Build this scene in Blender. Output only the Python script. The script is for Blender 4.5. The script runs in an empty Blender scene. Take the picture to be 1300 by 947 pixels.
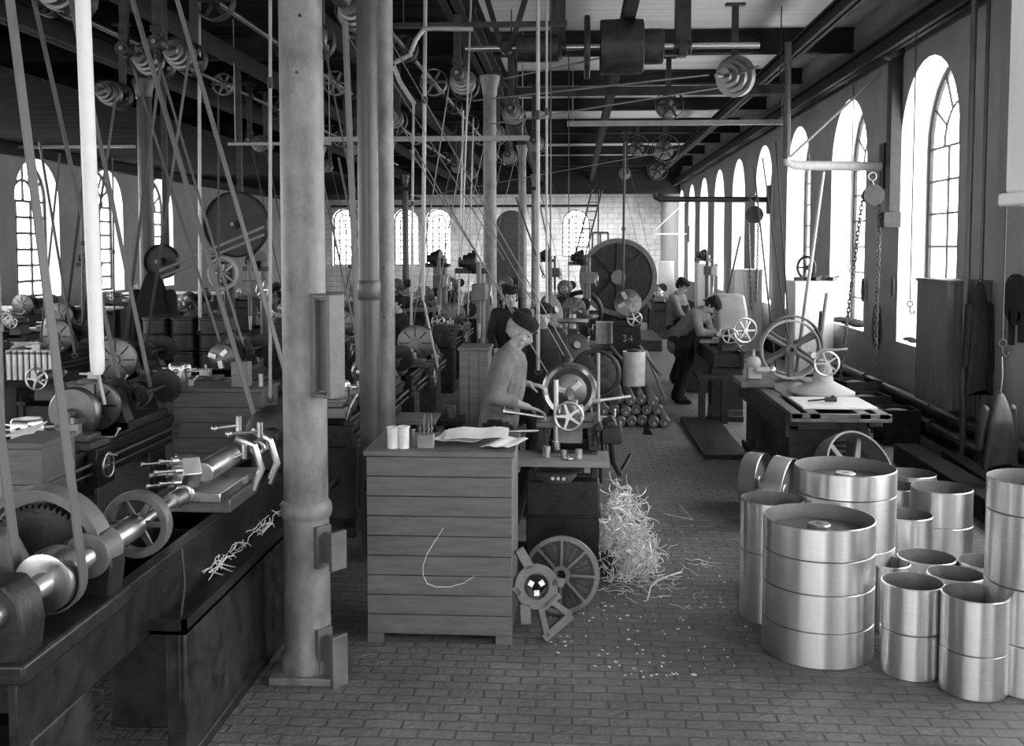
import bpy, math, random
from mathutils import Vector as V, Matrix, Euler
random.seed(7)
PI = math.pi
SC = bpy.context.scene
COL = SC.collection
# ------------------------------------------------------------------ camera
F = 1300.0; PX, PY = 650.0, 394.0; CH = 2.2
cam_d = bpy.data.cameras.new('camera'); cam = bpy.data.objects.new('camera', cam_d); COL.objects.link(cam)
cam.location = (0, 0, CH)
cam.rotation_euler = (PI/2 - math.atan(80/F), 0, math.atan(81/F))
cam_d.sensor_width = 36; cam_d.lens = 36.0*F/1300; cam_d.shift_y = -(473.5-PY)/1300
cam_d.clip_end = 200; cam_d.clip_start = .05
SC.camera = cam
_R = cam.rotation_euler.to_matrix()
def ray(x, y): return _R @ V(((x-PX)/F, -(y-PY)/F, -1))
def at(x, y, Y):
    d = ray(x, y); t = Y/d.y; return V((d.x*t, Y, CH + d.z*t))
def atz(x, y, z):
    d = ray(x, y); t = (z-CH)/d.z; return V((d.x*t, d.y*t, z))
def atx(x, y, X):
    d = ray(x, y); t = X/d.x; return V((X, d.y*t, CH + d.z*t))
# ------------------------------------------------------------------ materials
BEAM = None
def mat(name, col, rough=.6, metal=0, noise=.25, scale=6, bump=0, bscale=40, stretch=(1,1,1), spec=.5, wave=None):
    m = bpy.data.materials.new(name); m.use_nodes = True; nt = m.node_tree; N = nt.nodes; L = nt.links
    b = N['Principled BSDF']; b.inputs['Metallic'].default_value = metal; b.inputs['Specular IOR Level'].default_value = spec
    tc = N.new('ShaderNodeTexCoord'); mp = N.new('ShaderNodeMapping'); mp.inputs['Scale'].default_value = stretch
    L.new(tc.outputs['Object'], mp.inputs['Vector'])
    n = N.new('ShaderNodeTexNoise'); n.inputs['Scale'].default_value = scale; n.inputs['Detail'].default_value = 6; n.inputs['Roughness'].default_value = .65
    L.new(mp.outputs[0], n.inputs['Vector'])
    r = N.new('ShaderNodeMapRange'); r.inputs['From Min'].default_value = .3; r.inputs['From Max'].default_value = .7
    r.inputs['To Min'].default_value = col*(1-noise); r.inputs['To Max'].default_value = col*(1+noise)
    L.new(n.outputs['Fac'], r.inputs['Value']); cc = N.new('ShaderNodeCombineColor')
    for i in range(3): L.new(r.outputs[0], cc.inputs[i])
    L.new(cc.outputs[0], b.inputs['Base Color'])
    rr = N.new('ShaderNodeMapRange'); rr.inputs['From Min'].default_value = .3; rr.inputs['From Max'].default_value = .7
    rr.inputs['To Min'].default_value = max(.05, rough-.1); rr.inputs['To Max'].default_value = min(1, rough+.1)
    L.new(n.outputs['Fac'], rr.inputs['Value']); L.new(rr.outputs[0], b.inputs['Roughness'])
    if bump:
        n2 = N.new('ShaderNodeTexNoise'); n2.inputs['Scale'].default_value = bscale; n2.inputs['Detail'].default_value = 4
        L.new(mp.outputs[0], n2.inputs['Vector']); bp = N.new('ShaderNodeBump'); bp.inputs['Strength'].default_value = bump; bp.inputs['Distance'].default_value = .01
        L.new(n2.outputs['Fac'], bp.inputs['Height']); L.new(bp.outputs[0], b.inputs['Normal'])
    return m
M = dict(
 iron=mat('dark cast iron', .024, .5, .2, .8, 9, .25, 60),
 black=mat('black oiled iron', .018, .4, .2, .5, 8, .2, 50),
 cast=mat('grey painted casting', .13, .45, .1, .35, 5, .25, 40),
 castdark=mat('dark grey painted casting', .055, .5, .1, .4, 6, .25, 40),
 pale=mat('pale painted casting', .42, .5, 0, .2, 5, .2, 30),
 steel=mat('machined steel', .6, .34, 1, .1, 5),
 satin=mat('worn satin steel', .19, .42, .9, .25, 6, .1, 60),
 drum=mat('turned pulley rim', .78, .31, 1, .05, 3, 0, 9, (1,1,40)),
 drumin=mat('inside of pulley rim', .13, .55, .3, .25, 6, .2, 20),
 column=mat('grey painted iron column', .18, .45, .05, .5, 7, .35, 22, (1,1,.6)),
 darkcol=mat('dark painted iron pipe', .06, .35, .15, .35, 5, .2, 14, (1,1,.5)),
 wood=mat('grey stained wood', .13, .55, 0, .3, 3, .25, 30, (1.2,1,9)),
 board=mat('weathered board', .22, .7, 0, .3, 3, .2, 20, (1,5,5)),
 woodv=mat('brown stained upright boards', .10, .6, 0, .35, 3, .2, 20, (8,8,.8)),
 palewood=mat('pale painted wood', .72, .6, 0, .12, 3, .15, 20, (5,5,1)),
 beam=mat('black iron beam', .03, .8, 0, .4, 3, .2, 30, spec=.12),
 timber=mat('sooty timber', .03, .9, 0, .4, 3, .3, 20, (3,3,3), spec=.1),
 belt=mat('leather belt', .10, .5, 0, .35, 2, .1, 20),
 beltdark=mat('dark leather belt', .03, .5, 0, .35, 2, .1, 20),
 rod=mat('worn light rod', .30, .4, .2, .25, 3),
 white=mat('white paint', .85, .45, 0, .08, 3),
 paper=mat('paper', .88, .9, 0, .06, 12),
 enamel=mat('stained white enamel', .72, .4, 0, .3, 5),
 cloth=mat('dark wool cloth', .022, .95, 0, .3, 12, .5, 60, spec=.1),
 jacket=mat('grey work jacket', .17, .9, 0, .35, 8, .6, 30, spec=.15),
 trouser=mat('dark trousers', .035, .95, 0, .3, 8, .5, 30, spec=.1),
 skin=mat('skin', .38, .55, 0, .12, 12, spec=.35),
 hair=mat('grey hair', .3, .8, 0, .3, 40, .6, 120),
 leather=mat('black leather', .015, .55, 0, .4, 8, .3, 30),
 swarf=mat('bright steel turnings', .82, .4, .25, .2, 20),
 chalk=mat('chalk', .75, .95, 0, .2, 60),
 wall=mat('smoke stained plaster', .29, .9, 0, .16, 1.2, .3, 30, spec=.1),
 wall_end=mat('whitewashed brick', .62, .7, 0, .08, 2),
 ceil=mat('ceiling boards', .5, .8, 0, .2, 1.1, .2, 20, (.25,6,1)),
 ceil_shade=mat('boards darkened for shade', .035, 1, 0, .5, 1.1, .2, 20, (.25,6,1), spec=0),  # shade of the left side put into the ceiling colour
 reveal=mat('whitewashed reveal', .8, .8, 0, .06, 3),
)
def brick_mat(name, c1, c2, mortar, scale, bw, bh, rot=None, msize=.02, bump=.5, rough=.7):
    m = bpy.data.materials.new(name); m.use_nodes = True; nt = m.node_tree; N = nt.nodes; L = nt.links
    b = N['Principled BSDF']; tc = N.new('ShaderNodeTexCoord'); mp = N.new('ShaderNodeMapping')
    if rot: mp.inputs['Rotation'].default_value = rot
    L.new(tc.outputs['Object'], mp.inputs['Vector'])
    nz = N.new('ShaderNodeTexNoise'); nz.inputs['Scale'].default_value = 3; nz.inputs['Detail'].default_value = 5; L.new(mp.outputs[0], nz.inputs['Vector'])
    mx = N.new('ShaderNodeMix'); mx.data_type = 'VECTOR'; mx.inputs[0].default_value = .025
    L.new(mp.outputs[0], mx.inputs[4]); L.new(nz.outputs['Color'], mx.inputs[5])
    br = N.new('ShaderNodeTexBrick'); br.inputs['Scale'].default_value = scale; br.inputs['Brick Width'].default_value = bw; br.inputs['Row Height'].default_value = bh
    br.inputs['Mortar Size'].default_value = msize; br.inputs['Mortar Smooth'].default_value = .4
    for k, c in (('Color1', c1), ('Color2', c2), ('Mortar', mortar)): br.inputs[k].default_value = (c, c, c, 1)
    L.new(mx.outputs[1], br.inputs['Vector'])
    n2 = N.new('ShaderNodeTexNoise'); n2.inputs['Scale'].default_value = .9; n2.inputs['Detail'].default_value = 8; n2.inputs['Roughness'].default_value = .7; L.new(tc.outputs['Object'], n2.inputs['Vector'])
    r = N.new('ShaderNodeMapRange'); r.inputs['From Min'].default_value = .3; r.inputs['From Max'].default_value = .7; r.inputs['To Min'].default_value = .55; r.inputs['To Max'].default_value = 1.35
    L.new(n2.outputs['Fac'], r.inputs['Value'])
    mul = N.new('ShaderNodeVectorMath'); mul.operation = 'SCALE'; L.new(br.outputs['Color'], mul.inputs[0]); L.new(r.outputs[0], mul.inputs['Scale'])
    L.new(mul.outputs[0], b.inputs['Base Color']); b.inputs['Roughness'].default_value = rough
    bp = N.new('ShaderNodeBump'); bp.inputs['Strength'].default_value = bump; bp.inputs['Distance'].default_value = .02; bp.invert = True
    ad = N.new('ShaderNodeMath'); ad.operation = 'ADD'; L.new(br.outputs['Fac'], ad.inputs[0])
    n3 = N.new('ShaderNodeTexNoise'); n3.inputs['Scale'].default_value = 25; L.new(tc.outputs['Object'], n3.inputs['Vector']); L.new(n3.outputs['Fac'], ad.inputs[1])
    L.new(ad.outputs[0], bp.inputs['Height']); L.new(bp.outputs[0], b.inputs['Normal'])
    return m
M['floor'] = brick_mat('worn paving bricks', .165, .135, .09, 1, .17, .085, msize=.008, bump=.6, rough=.6)
M['tile'] = brick_mat('white glazed brick', .85, .8, .5, 1, .5, .25, (PI/2, 0, 0), .015, .2, .4)
def anis(m):
    for l in list(m.node_tree.links):
        if l.to_socket.name == 'Roughness' and l.to_node.type == 'BSDF_PRINCIPLED': m.node_tree.links.remove(l)
    m.node_tree.nodes['Principled BSDF'].inputs['Roughness'].default_value = .33
    nt = m.node_tree; b = nt.nodes['Principled BSDF']; b.inputs['Anisotropic'].default_value = .8; b.inputs['Anisotropic Rotation'].default_value = .25
    t = nt.nodes.new('ShaderNodeTangent'); t.direction_type = 'RADIAL'; t.axis = 'Z'; nt.links.new(t.outputs[0], b.inputs['Tangent'])
anis(M['drum'])
def glass_mat():
    m = bpy.data.materials.new('window glass'); m.use_nodes = True; nt = m.node_tree; N = nt.nodes; L = nt.links
    N.remove(N['Principled BSDF']); o = N['Material Output']
    t = N.new('ShaderNodeBsdfTransparent'); t.inputs[0].default_value = (.93, .93, .93, 1); g = N.new('ShaderNodeBsdfGlossy'); g.inputs['Roughness'].default_value = .05
    x = N.new('ShaderNodeMixShader'); x.inputs[0].default_value = .05; L.new(t.outputs[0], x.inputs[1]); L.new(g.outputs[0], x.inputs[2]); L.new(x.outputs[0], o.inputs['Surface'])
    return m
M['glass'] = glass_mat()
# ------------------------------------------------------------------ mesh builder
def frame(p, axis, up=None):
    z = V(axis).normalized(); u = V(up) if up else (V((0,0,1)) if abs(z.z) < .9 else V((0,1,0)))
    x = u.cross(z).normalized(); y = z.cross(x); m = Matrix((x, y, z)).transposed().to_4x4(); m.translation = V(p); return m
class B:
    def __init__(s, m=None): s.v = []; s.f = []; s.m = m or Matrix()
    def add(s, vs, fs, m=None):
        o = len(s.v); T = s.m @ m if m else s.m
        s.v += [T @ V(p) for p in vs]; s.f += [tuple(i+o for i in f) for f in fs]; return s
    def box(s, c, d, r=None):
        x, y, z = d[0]/2, d[1]/2, d[2]/2
        m = Matrix.Translation(V(c))
        if r: m = m @ Euler(r).to_matrix().to_4x4()
        return s.add([(-x,-y,-z),(x,-y,-z),(x,y,-z),(-x,y,-z),(-x,-y,z),(x,-y,z),(x,y,z),(-x,y,z)],
              [(0,3,2,1),(4,5,6,7),(0,1,5,4),(1,2,6,5),(2,3,7,6),(3,0,4,7)], m)
    def bb(s, a, b): return s.box([(a[i]+b[i])/2 for i in range(3)], [abs(b[i]-a[i]) for i in range(3)])
    def rev(s, prof, m=None, n=32, closed=False, caps=True):
        vs = []; fs = []; k = len(prof)
        for i in range(n):
            a = 2*PI*i/n; c, d = math.cos(a), math.sin(a)
            vs += [(r*c, r*d, z) for r, z in prof]
        for i in range(n):
            j = (i+1) % n
            for q in range(k if closed else k-1):
                w = (q+1) % k; fs.append((i*k+q, j*k+q, j*k+w, i*k+w))
        if caps and not closed:
            if prof[0][0] > 1e-6: fs.append(tuple(i*k for i in range(n-1, -1, -1)))
            if prof[-1][0] > 1e-6: fs.append(tuple(i*k+k-1 for i in range(n)))
        return s.add(vs, fs, m)
    def cyl(s, a, b, r, r2=None, n=16):
        a, b = V(a), V(b); h = (b-a).length; return s.rev([(r, 0), (r if r2 is None else r2, h)], frame(a, b-a), n)
    def tor(s, c, axis, R, r, n=40, k=8):
        return s.rev([(R+r*math.cos(2*PI*i/k), r*math.sin(2*PI*i/k)) for i in range(k)], frame(c, axis), n, True)
    def tube(s, pts, r, n=8, rs=None):
        pts = [V(p) for p in pts]; vs = []; fs = []; up = None
        for i, p in enumerate(pts):
            t = (pts[min(i+1, len(pts)-1)] - pts[max(i-1, 0)]).normalized()
            if up is None: up = V((0,0,1)) if abs(t.z) < .9 else V((1,0,0))
            x = up.cross(t); x = x.normalized() if x.length > 1e-5 else V((1,0,0)); y = t.cross(x); up = y
            q = rs[i] if rs else r
            for k in range(n): a = 2*PI*k/n; vs.append(p + x*(q*math.cos(a)) + y*(q*math.sin(a)))
        for i in range(len(pts)-1):
            for k in range(n): j = (k+1) % n; fs.append((i*n+k, i*n+j, (i+1)*n+j, (i+1)*n+k))
        fs.append(tuple(range(n-1, -1, -1))); fs.append(tuple((len(pts)-1)*n+k for k in range(n)))
        return s.add(vs, fs)
    def prism(s, poly, h, m=None):
        n = len(poly); vs = [(x, y, 0) for x, y in poly] + [(x, y, h) for x, y in poly]
        fs = [tuple(range(n-1, -1, -1)), tuple(range(n, 2*n))] + [(i, (i+1) % n, n+(i+1) % n, n+i) for i in range(n)]
        return s.add(vs, fs, m)
    def sph(s, c, r, sx=1, sy=1, sz=1, n=12, m=None):
        k = n; prof = [(r*math.sin(PI*i/k) if 0 < i < k else 0, -r*math.cos(PI*i/k)) for i in range(k+1)]
        mm = Matrix.Translation(V(c)) @ (m or Matrix()) @ Matrix.Diagonal((sx, sy, sz, 1)); return s.rev(prof, mm, n*2)
    def cap(s, a, b, r, r2, n=12):
        s.cyl(a, b, r, r2, n); s.sph(a, r*.999, n=max(6, n//2)); return s.sph(b, r2*.999, n=max(6, n//2))
    def spokes(s, c, axis, r0, r1, n, w0, w1, t, ph=0):
        m = frame(c, axis)
        for i in range(n):
            a = ph + 2*PI*i/n; R = m @ Matrix.Rotation(a, 4, 'Z')
            vs = [(r0,-w0/2,-t/2),(r1,-w1/2,-t/2),(r1,w1/2,-t/2),(r0,w0/2,-t/2),(r0,-w0/2,t/2),(r1,-w1/2,t/2),(r1,w1/2,t/2),(r0,w0/2,t/2)]
            s.add(vs, [(0,3,2,1),(4,5,6,7),(0,1,5,4),(1,2,6,5),(2,3,7,6),(3,0,4,7)], R)
        return s
    def gear(s, c, axis, R, t, n, hole=0):
        p = []
        for i in range(n):
            for da, rr in ((-.3, R*.93), (-.18, R), (.18, R), (.3, R*.93)):
                a = 2*PI*(i+da)/n; p.append((rr*math.cos(a), rr*math.sin(a)))
        m = frame(c, axis) @ Matrix.Translation((0,0,-t/2)); return s.prism(p, t, m)
    def wheel(s, c, axis, R, r, n=5, hub=.03, t=None, sw=None):
        t = t or r*2; sw = sw or r*1.3
        s.tor(c, axis, R-r, r); s.spokes(c, axis, hub*.6, R-r, n, sw*1.4, sw, sw*.8)
        a = V(axis).normalized(); return s.cyl(V(c)-a*t, V(c)+a*t, hub, n=16)
    def boltring(s, c, axis, R, n, r, h):
        m = frame(c, axis)
        for i in range(n):
            a = 2*PI*i/n; s.rev([(r, -h/2), (r, h/2)], m @ Matrix.Translation((R*math.cos(a), R*math.sin(a), 0)), 6)
        return s
def mesh(name, b, m, ang=35):
    d = bpy.data.meshes.new(name); d.from_pydata([tuple(p) for p in b.v], [], b.f)
    d.polygons.foreach_set('use_smooth', [True]*len(d.polygons)); d.set_sharp_from_angle(angle=math.radians(ang)); d.materials.append(m); d.update(); return d
def obj(name, b, m, parent=None, bev=0, loc=None, ang=35):
    o = bpy.data.objects.new(name, mesh(name, b, M[m] if isinstance(m, str) else m, ang)); COL.objects.link(o)
    if parent: o.parent = parent
    if loc is not None: o.location = loc
    if bev:
        q = o.modifiers.new('bevel', 'BEVEL'); q.width = bev; q.segments = 2; q.limit_method = 'ANGLE'; q.angle_limit = .6
    return o
def tag(o, label, cat, group=None, kind=None):
    o['label'] = label; o['category'] = cat
    if group: o['group'] = group
    if kind: o['kind'] = kind
    return o
def thing(name, label, cat, loc=(0,0,0), rz=0, group=None):
    o = bpy.data.objects.new(name, None); COL.objects.link(o); o.empty_display_size = .1; o.location = loc; o.rotation_euler = (0, 0, rz)
    return tag(o, label, cat, group)
def one(name, b, m, label, cat, loc=None, group=None, bev=0, kind=None):      # a thing that is one mesh
    if loc is None and b.v:                                                     # origin at the base centre
        xs = [p.x for p in b.v]; ys = [p.y for p in b.v]; zs = [p.z for p in b.v]
        loc = V(((min(xs)+max(xs))/2, (min(ys)+max(ys))/2, min(zs))); b.v = [p-loc for p in b.v]
    return tag(obj(name, b, m, None, bev, loc), label, cat, group, kind)
def struct(name, b, m, parent=None, bev=0):
    o = obj(name, b, m, parent, bev)
    if not parent: o['kind'] = 'structure'
    return o
def kids(o): return [c for c in COL.objects if c.parent == o]
_tree = {}
def dup(root, loc, rz=0, label=None, group=None, scale=None):
    if root.name not in _tree: _tree[root.name] = [(c, [g for g in kids(c)]) for c in kids(root)]
    r = root.copy(); COL.objects.link(r); r.location = loc; r.rotation_euler = (0, 0, rz)
    if scale: r.scale = (scale,)*3
    if label: r['label'] = label
    if group: r['group'] = group
    for c, gs in _tree[root.name]:
        k = c.copy(); COL.objects.link(k); k.parent = r
        for g in gs: q = g.copy(); COL.objects.link(q); q.parent = k
    return r
# ------------------------------------------------------------------ the room
XL, XR, Y0, Y1, HC = -12.8, 4.1, -6.0, 50.0, 5.45
T = .45
floor_b = B().bb((XL-T, Y0-T, -.2), (XR+T, Y1+T, 0)); struct('floor', floor_b, 'floor')
# two unseen roof openings, added to brighten the far end and the foreground
SK = [(-4.2, 3.2, 41.5, 47.5), (-1.5, 2.2, -4.6, -2.0)]
b = B(); a_, c_ = -1.3, XR+T
b.bb((a_, Y0-T, HC), (c_, SK[1][2], HC+.2)); b.bb((a_, SK[1][3], HC), (c_, SK[0][2], HC+.2)); b.bb((a_, SK[0][3], HC), (c_, Y1+T, HC+.2))
for k in (0, 1): b.bb((SK[k][1], SK[k][2], HC), (c_, SK[k][3], HC+.2))
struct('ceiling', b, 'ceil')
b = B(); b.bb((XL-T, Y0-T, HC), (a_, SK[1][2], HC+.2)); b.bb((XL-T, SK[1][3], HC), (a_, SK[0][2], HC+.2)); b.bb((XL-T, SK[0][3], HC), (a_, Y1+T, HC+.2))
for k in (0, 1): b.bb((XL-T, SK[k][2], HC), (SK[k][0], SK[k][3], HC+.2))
struct('ceiling.001', b, 'ceil_shade')  # left part of the ceiling, its shade painted as darker boards
struct('ceiling.002', B().bb((XL-T, Y0, 4.52), (-7.6, Y1, 4.6)), 'ceil_shade')  # low left aisle ceiling in the same shade-darkened boards
for x0, x1, y0, y1 in SK:  # sampling portals for the two added openings
    L = bpy.data.lights.new('added_roof_daylight', 'AREA'); L.shape = 'RECTANGLE'; L.size = x1-x0; L.size_y = y1-y0; L.cycles.is_portal = True
    lo = bpy.data.objects.new('added_roof_daylight', L); COL.objects.link(lo); lo.location = ((x0+x1)/2, (y0+y1)/2, HC+.21)
def arch_pts(c, hw, sill, top, n=16):
    sp = top-hw; p = [(c-hw, sill), (c-hw, sp)]
    for i in range(1, n): a = PI-PI*i/n; p.append((c+hw*math.cos(a), sp+hw*math.sin(a)))
    return p + [(c+hw, sp), (c+hw, sill)]
def arch_wall(name, u0, u1, wins, H, mp, m, thick=T):
    """wins: (centre, halfwidth, sill, top); mp(u, depth, z) -> point"""
    b = B(); wins = sorted(wins); rv = []
    def q(pts): b.add([mp(*p) for p in pts], [(0,1,2,3)])
    def both(a0, a1, z0, z1):
        for d in (0, thick): q([(a0,d,z0),(a1,d,z0),(a1,d,z1),(a0,d,z1)])
    cur = u0
    for c, hw, s, t in wins:
        both(cur, c-hw, 0, H); both(c-hw, c+hw, 0, s); P = arch_pts(c, hw, s, t)
        for i in range(1, len(P)-2):
            (a, za), (e, ze) = P[i], P[i+1]
            for d in (0, thick): q([(a,d,za),(e,d,ze),(e,d,H),(a,d,H)])
        for i in range(len(P)):
            (a, za), (e, ze) = P[i], P[(i+1) % len(P)]
            q([(a,0,za),(e,0,ze),(e,thick,ze),(a,thick,za)]); rv.append(len(b.f)-1)
        cur = c+hw
    both(cur, u1, 0, H); q([(u0,0,H),(u1,0,H),(u1,thick,H),(u0,thick,H)])
    o = struct(name, b, m); o.data.materials.append(M['reveal'])
    for i in rv: o.data.polygons[i].material_index = 1
    return o
W_n = [0]
def arch_window(c, hw, s, t, mp, cols=3, rows=6, d=T-.08, bw=.034):
    """window_<n>: frame with glazing bars, one pane mesh"""
    W_n[0] += 1; fr = B(); g = B(); w = .045; sp = t-hw
    def bar(u0, z0, u1, z1, w=bw):
        a, e = V(mp(u0, d, z0)), V(mp(u1, d, z1)); fr.cyl(a, e, w/2, n=6)
    P = arch_pts(c, hw-.03, s+.03, t-.03)
    for i in range(len(P)):
        a, e = P[i], P[(i+1) % len(P)]; bar(*a, *e, .07)
    for k in range(1, cols): u = c-hw+2*hw*k/cols; bar(u, s, u, sp)
    for k in range(rows+1): z = s+(sp-s)*k/rows; bar(c-hw, z, c+hw, z)
    for rr in (.5,):
        for i in range(12):
            a, e = PI*i/12, PI*(i+1)/12; bar(c+hw*rr*math.cos(a), sp+hw*rr*math.sin(a), c+hw*rr*math.cos(e), sp+hw*rr*math.sin(e))
    for i in (1, 2, 3, 4, 5): a = PI*i/6; bar(c+hw*.5*math.cos(a), sp+hw*.5*math.sin(a), c+hw*.98*math.cos(a), sp+hw*.98*math.sin(a))
    bar(c, sp, c, sp+hw*.5)
    o = struct('window_%d' % W_n[0], fr, 'iron')
    n = len(P); g.add([mp(u, d+.01, z) for u, z in P], [tuple(range(n))]); obj('pane', g, 'glass', o)
    # portal guides the daylight sampling through the real opening
    L = bpy.data.lights.new('window_daylight', 'AREA'); L.shape = 'RECTANGLE'; L.size = 2*hw; L.size_y = t-s; L.cycles.is_portal = True
    lo = bpy.data.objects.new('window_daylight', L); COL.objects.link(lo)
    ctr = V(mp(c, d+.05, (s+t)/2)); inn = V(mp(c, 0, (s+t)/2)) - V(mp(c, 1, (s+t)/2))
    lo.matrix_world = frame(ctr, -inn, (0,0,1)); return o
mr = lambda u, d, z: (XR+d, u, z)
ml = lambda u, d, z: (XL-d, u, z)
me = lambda u, d, z: (u, Y1+d, z)
mb = lambda u, d, z: (u, Y0-d, z)
WR = [(12.35+3.5*k, 1.0, 1.0, 4.42) for k in range(-4, 9) if k != -1] + [(8.3, 1.0, 1.0, 4.42)]
WL = [(23.75+3.6*k, 1.0, 1.0, 4.3) for k in range(-7, 3)]
WE = [(0.0, .68, 1.75, 4.05), (-6.75, .62, 1.3, 4.1), (-8.35, .62, 1.3, 4.1), (-11.4, .6, 1.3, 4.1)]
WB = [(-10, 1.1, 1.0, 4.4), (-6.6, 1.1, 1.0, 4.4), (-3.2, 1.1, 1.0, 4.4), (.2, 1.1, 1.0, 4.4)]
arch_wall('wall_right', Y0, Y1, WR, HC, mr, 'wall'); arch_wall('wall_left', Y0, Y1, WL, HC, ml, 'wall')
arch_wall('wall_end', XL, XR, WE, HC, me, 'tile'); arch_wall('wall_back', XL, XR, WB, HC, mb, 'wall')
for w in WR: arch_window(*w, mr)
for w in WL: arch_window(*w, ml, bw=.075)
for w in WE: arch_window(*w, me, 4, 7, bw=.065)
for w in WB: arch_window(*w, mb)
# dark arched door and a small square window in the end wall
b = B(); b.prism([(x+3.35, z) for x, z in arch_pts(0, .75, 0, 4.0)], .06, Matrix(((1,0,0,-6.5),(0,0,1,Y1-.07),(0,1,0,0),(0,0,0,1))))
dr = struct('door_1', b, 'iron'); obj('door_handle', B().cyl((-2.6, Y1-.1, 1.1), (-2.6, Y1-.18, 1.1), .03), 'steel', dr)
b = B(); p = at(752, 318, Y1-.04); q = at(772, 295, Y1-.04)
for a, e in (((p.x,p.z),(q.x,p.z)),((q.x,p.z),(q.x,q.z)),((q.x,q.z),(p.x,q.z)),((p.x,q.z),(p.x,p.z)),(((p.x+q.x)/2,p.z),((p.x+q.x)/2,q.z))):
    b.cyl((a[0], Y1-.05, a[1]), (e[0], Y1-.05, e[1]), .04, n=6)
struct('window_40', b, 'iron')
# crane rails, longitudinal and cross beams
def ibeam(b, a, c, h, w, t=.03):
    a, c = V(a), V(c); L = (c-a).length; m = frame(a, c-a, (0,0,1))
    for p in ([-w/2,-h/2,w,t],[-w/2,h/2-t,w,t],[-t/2,-h/2,t,h]):
        b.prism([(p[0],p[1]),(p[0]+p[2],p[1]),(p[0]+p[2],p[1]+p[3]),(p[0],p[1]+p[3])], L, m)
n_t = [0]
def trim(b, m='timber', bev=0): n_t[0] += 1; return struct('trim_%d' % n_t[0], b, m)
b = B(); ibeam(b, (3.86, Y0, 4.72), (3.86, Y1, 4.72), .22, .16); trim(b, 'beam')
b = B(); ibeam(b, (3.0, Y0, 4.92), (3.0, Y1, 4.92), .2, .14); trim(b, 'beam')
b = B(); ibeam(b, (-1.36, Y0, 4.95), (-1.36, Y1, 4.95), .3, .22); trim(b, 'beam')
b = B(); ibeam(b, (-6.6, Y0, 4.95), (-6.6, Y1, 4.95), .3, .22); trim(b, 'beam')
b = B(); ibeam(b, (XL+.25, Y0, 4.38), (XL+.25, Y1, 4.38), .24, .16); trim(b, 'beam')
for X in (-3.1, -4.9, .6):
    b = B().bb((X-.07, Y0, 4.82), (X+.07, Y1, 5.02)); trim(b, 'timber')
for i, Y in enumerate([-2, 1.6, 5.1, 8.6, 12.2, 15.7, 19.2, 22.7, 26.3, 29.8, 33.3, 36.8, 40.3, 43.8, 47.3]):
    b = B(); h = .36 if i % 3 == 2 else .26
    ibeam(b, (XL, Y, HC-h/2-.005), (XR, Y, HC-h/2-.005), h, .16); trim(b, 'beam')
b = B().bb((XL, 41.0, 4.32), (XR, 41.16, HC-.01)); trim(b, 'timber')
# baseboard pipes and dark trench cover along the right wall
struct('baseboard_right', B().bb((XR-.04, Y0, 0), (XR, Y1, .3)), 'timber')
struct('baseboard_left', B().bb((XL, Y0, 0), (XL+.04, Y1, .3)), 'timber')
# ------------------------------------------------------------------ world light
w = bpy.data.worlds.new('sky'); SC.world = w; w.use_nodes = True
bg = w.node_tree.nodes['Background']; bg.inputs[0].default_value = (1, 1, 1, 1); bg.inputs[1].default_value = 5.0
SC.view_settings.view_transform = 'Standard'; SC.view_settings.look = 'None'; SC.view_settings.gamma = 1; SC.view_settings.use_curve_mapping = False
SC.view_settings.exposure = 1.25
SC.cycles.use_denoising = True; SC.cycles.max_bounces = 8; SC.cycles.diffuse_bounces = 5; SC.cycles.caustics_reflective = False; SC.cycles.caustics_refractive = False
SC.cycles.transparent_max_bounces = 12; SC.cycles.sample_clamp_indirect = 6
# ------------------------------------------------------------------ columns and posts
def column(X, Y, r, label, zc=.9, m='column', collar=True, top=4.8, group=None):
    t = thing('iron_column', label, 'column', (X, Y, 0), group=group)
    obj('base_plate', B().bb((-r*1.45, -r*1.45, 0), (r*1.45, r*1.45, .04)), m, t, .006)
    obj('shaft', B().rev([(r*1.25,.04),(r*1.25,.1),(r*1.06,.14),(r*1.03, zc),(r,zc),(r*.93, top-.1),(r*.93,top)], n=40), m, t)
    if collar: obj('collar', B().rev([(r*.9, zc-.045),(r*1.1,zc-.04),(r*1.17,zc-.02),(r*1.18,zc),(r*1.12,zc+.03),(r*.98,zc+.05)], n=40), m, t)
    obj('capital', B().rev([(r*.9, top-.3),(r*1.05,top-.28),(r*1.1,top-.2),(r*1.5,top-.05),(r*1.5,top)], n=32), m, t)
    return t
p = at(389, 645, 5.1)
mc = column(p.x, 5.1, .112, 'thick grey iron column with a bolted bracket, nearest in the middle foreground', p.z)
def bracket(t, z0, z1, ang, w=.15, long=False):
    """flanged bracket plate on the column with its own bolts"""
    R = Matrix.Rotation(ang, 4, 'Z'); b = B(R)
    b.bb((-.045,-.135,z0),(.05,-.10,z1)); b.bb((-.012,-.22,z0+.03),(.012,-.13,z1-.03))
    b.bb((-.05,-.25,z0+.01),(.05,-.225,z1-.01))
    if long: b.bb((-.05,-.25,z1-.02),(.05,-.10,z1)); b.bb((-.05,-.25,z0),(.05,-.10,z0+.02))
    o = obj('bracket', b, 'cast', t, .004)
    for z in (z0+.06, z1-.06):
        b = B(R); b.cyl((.03,-.10,z),(.03,-.15,z),.017,n=6); obj('bolt', b, 'iron', o)
za = lambda y: at(389, y, 5.1).z
bracket(mc, za(500), za(372), .95, long=True); bracket(mc, za(714), za(662), .95); bracket(mc, za(858), za(790), .95)
for y, x in ((20, 381), (92, 377)):
    q = at(x, y, 5.0); b = B(); b.cyl((q.x-mc.location.x, -.09, q.z), (q.x-mc.location.x, -.108, q.z), .009, n=10); obj('plug', b, 'black', mc)
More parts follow.
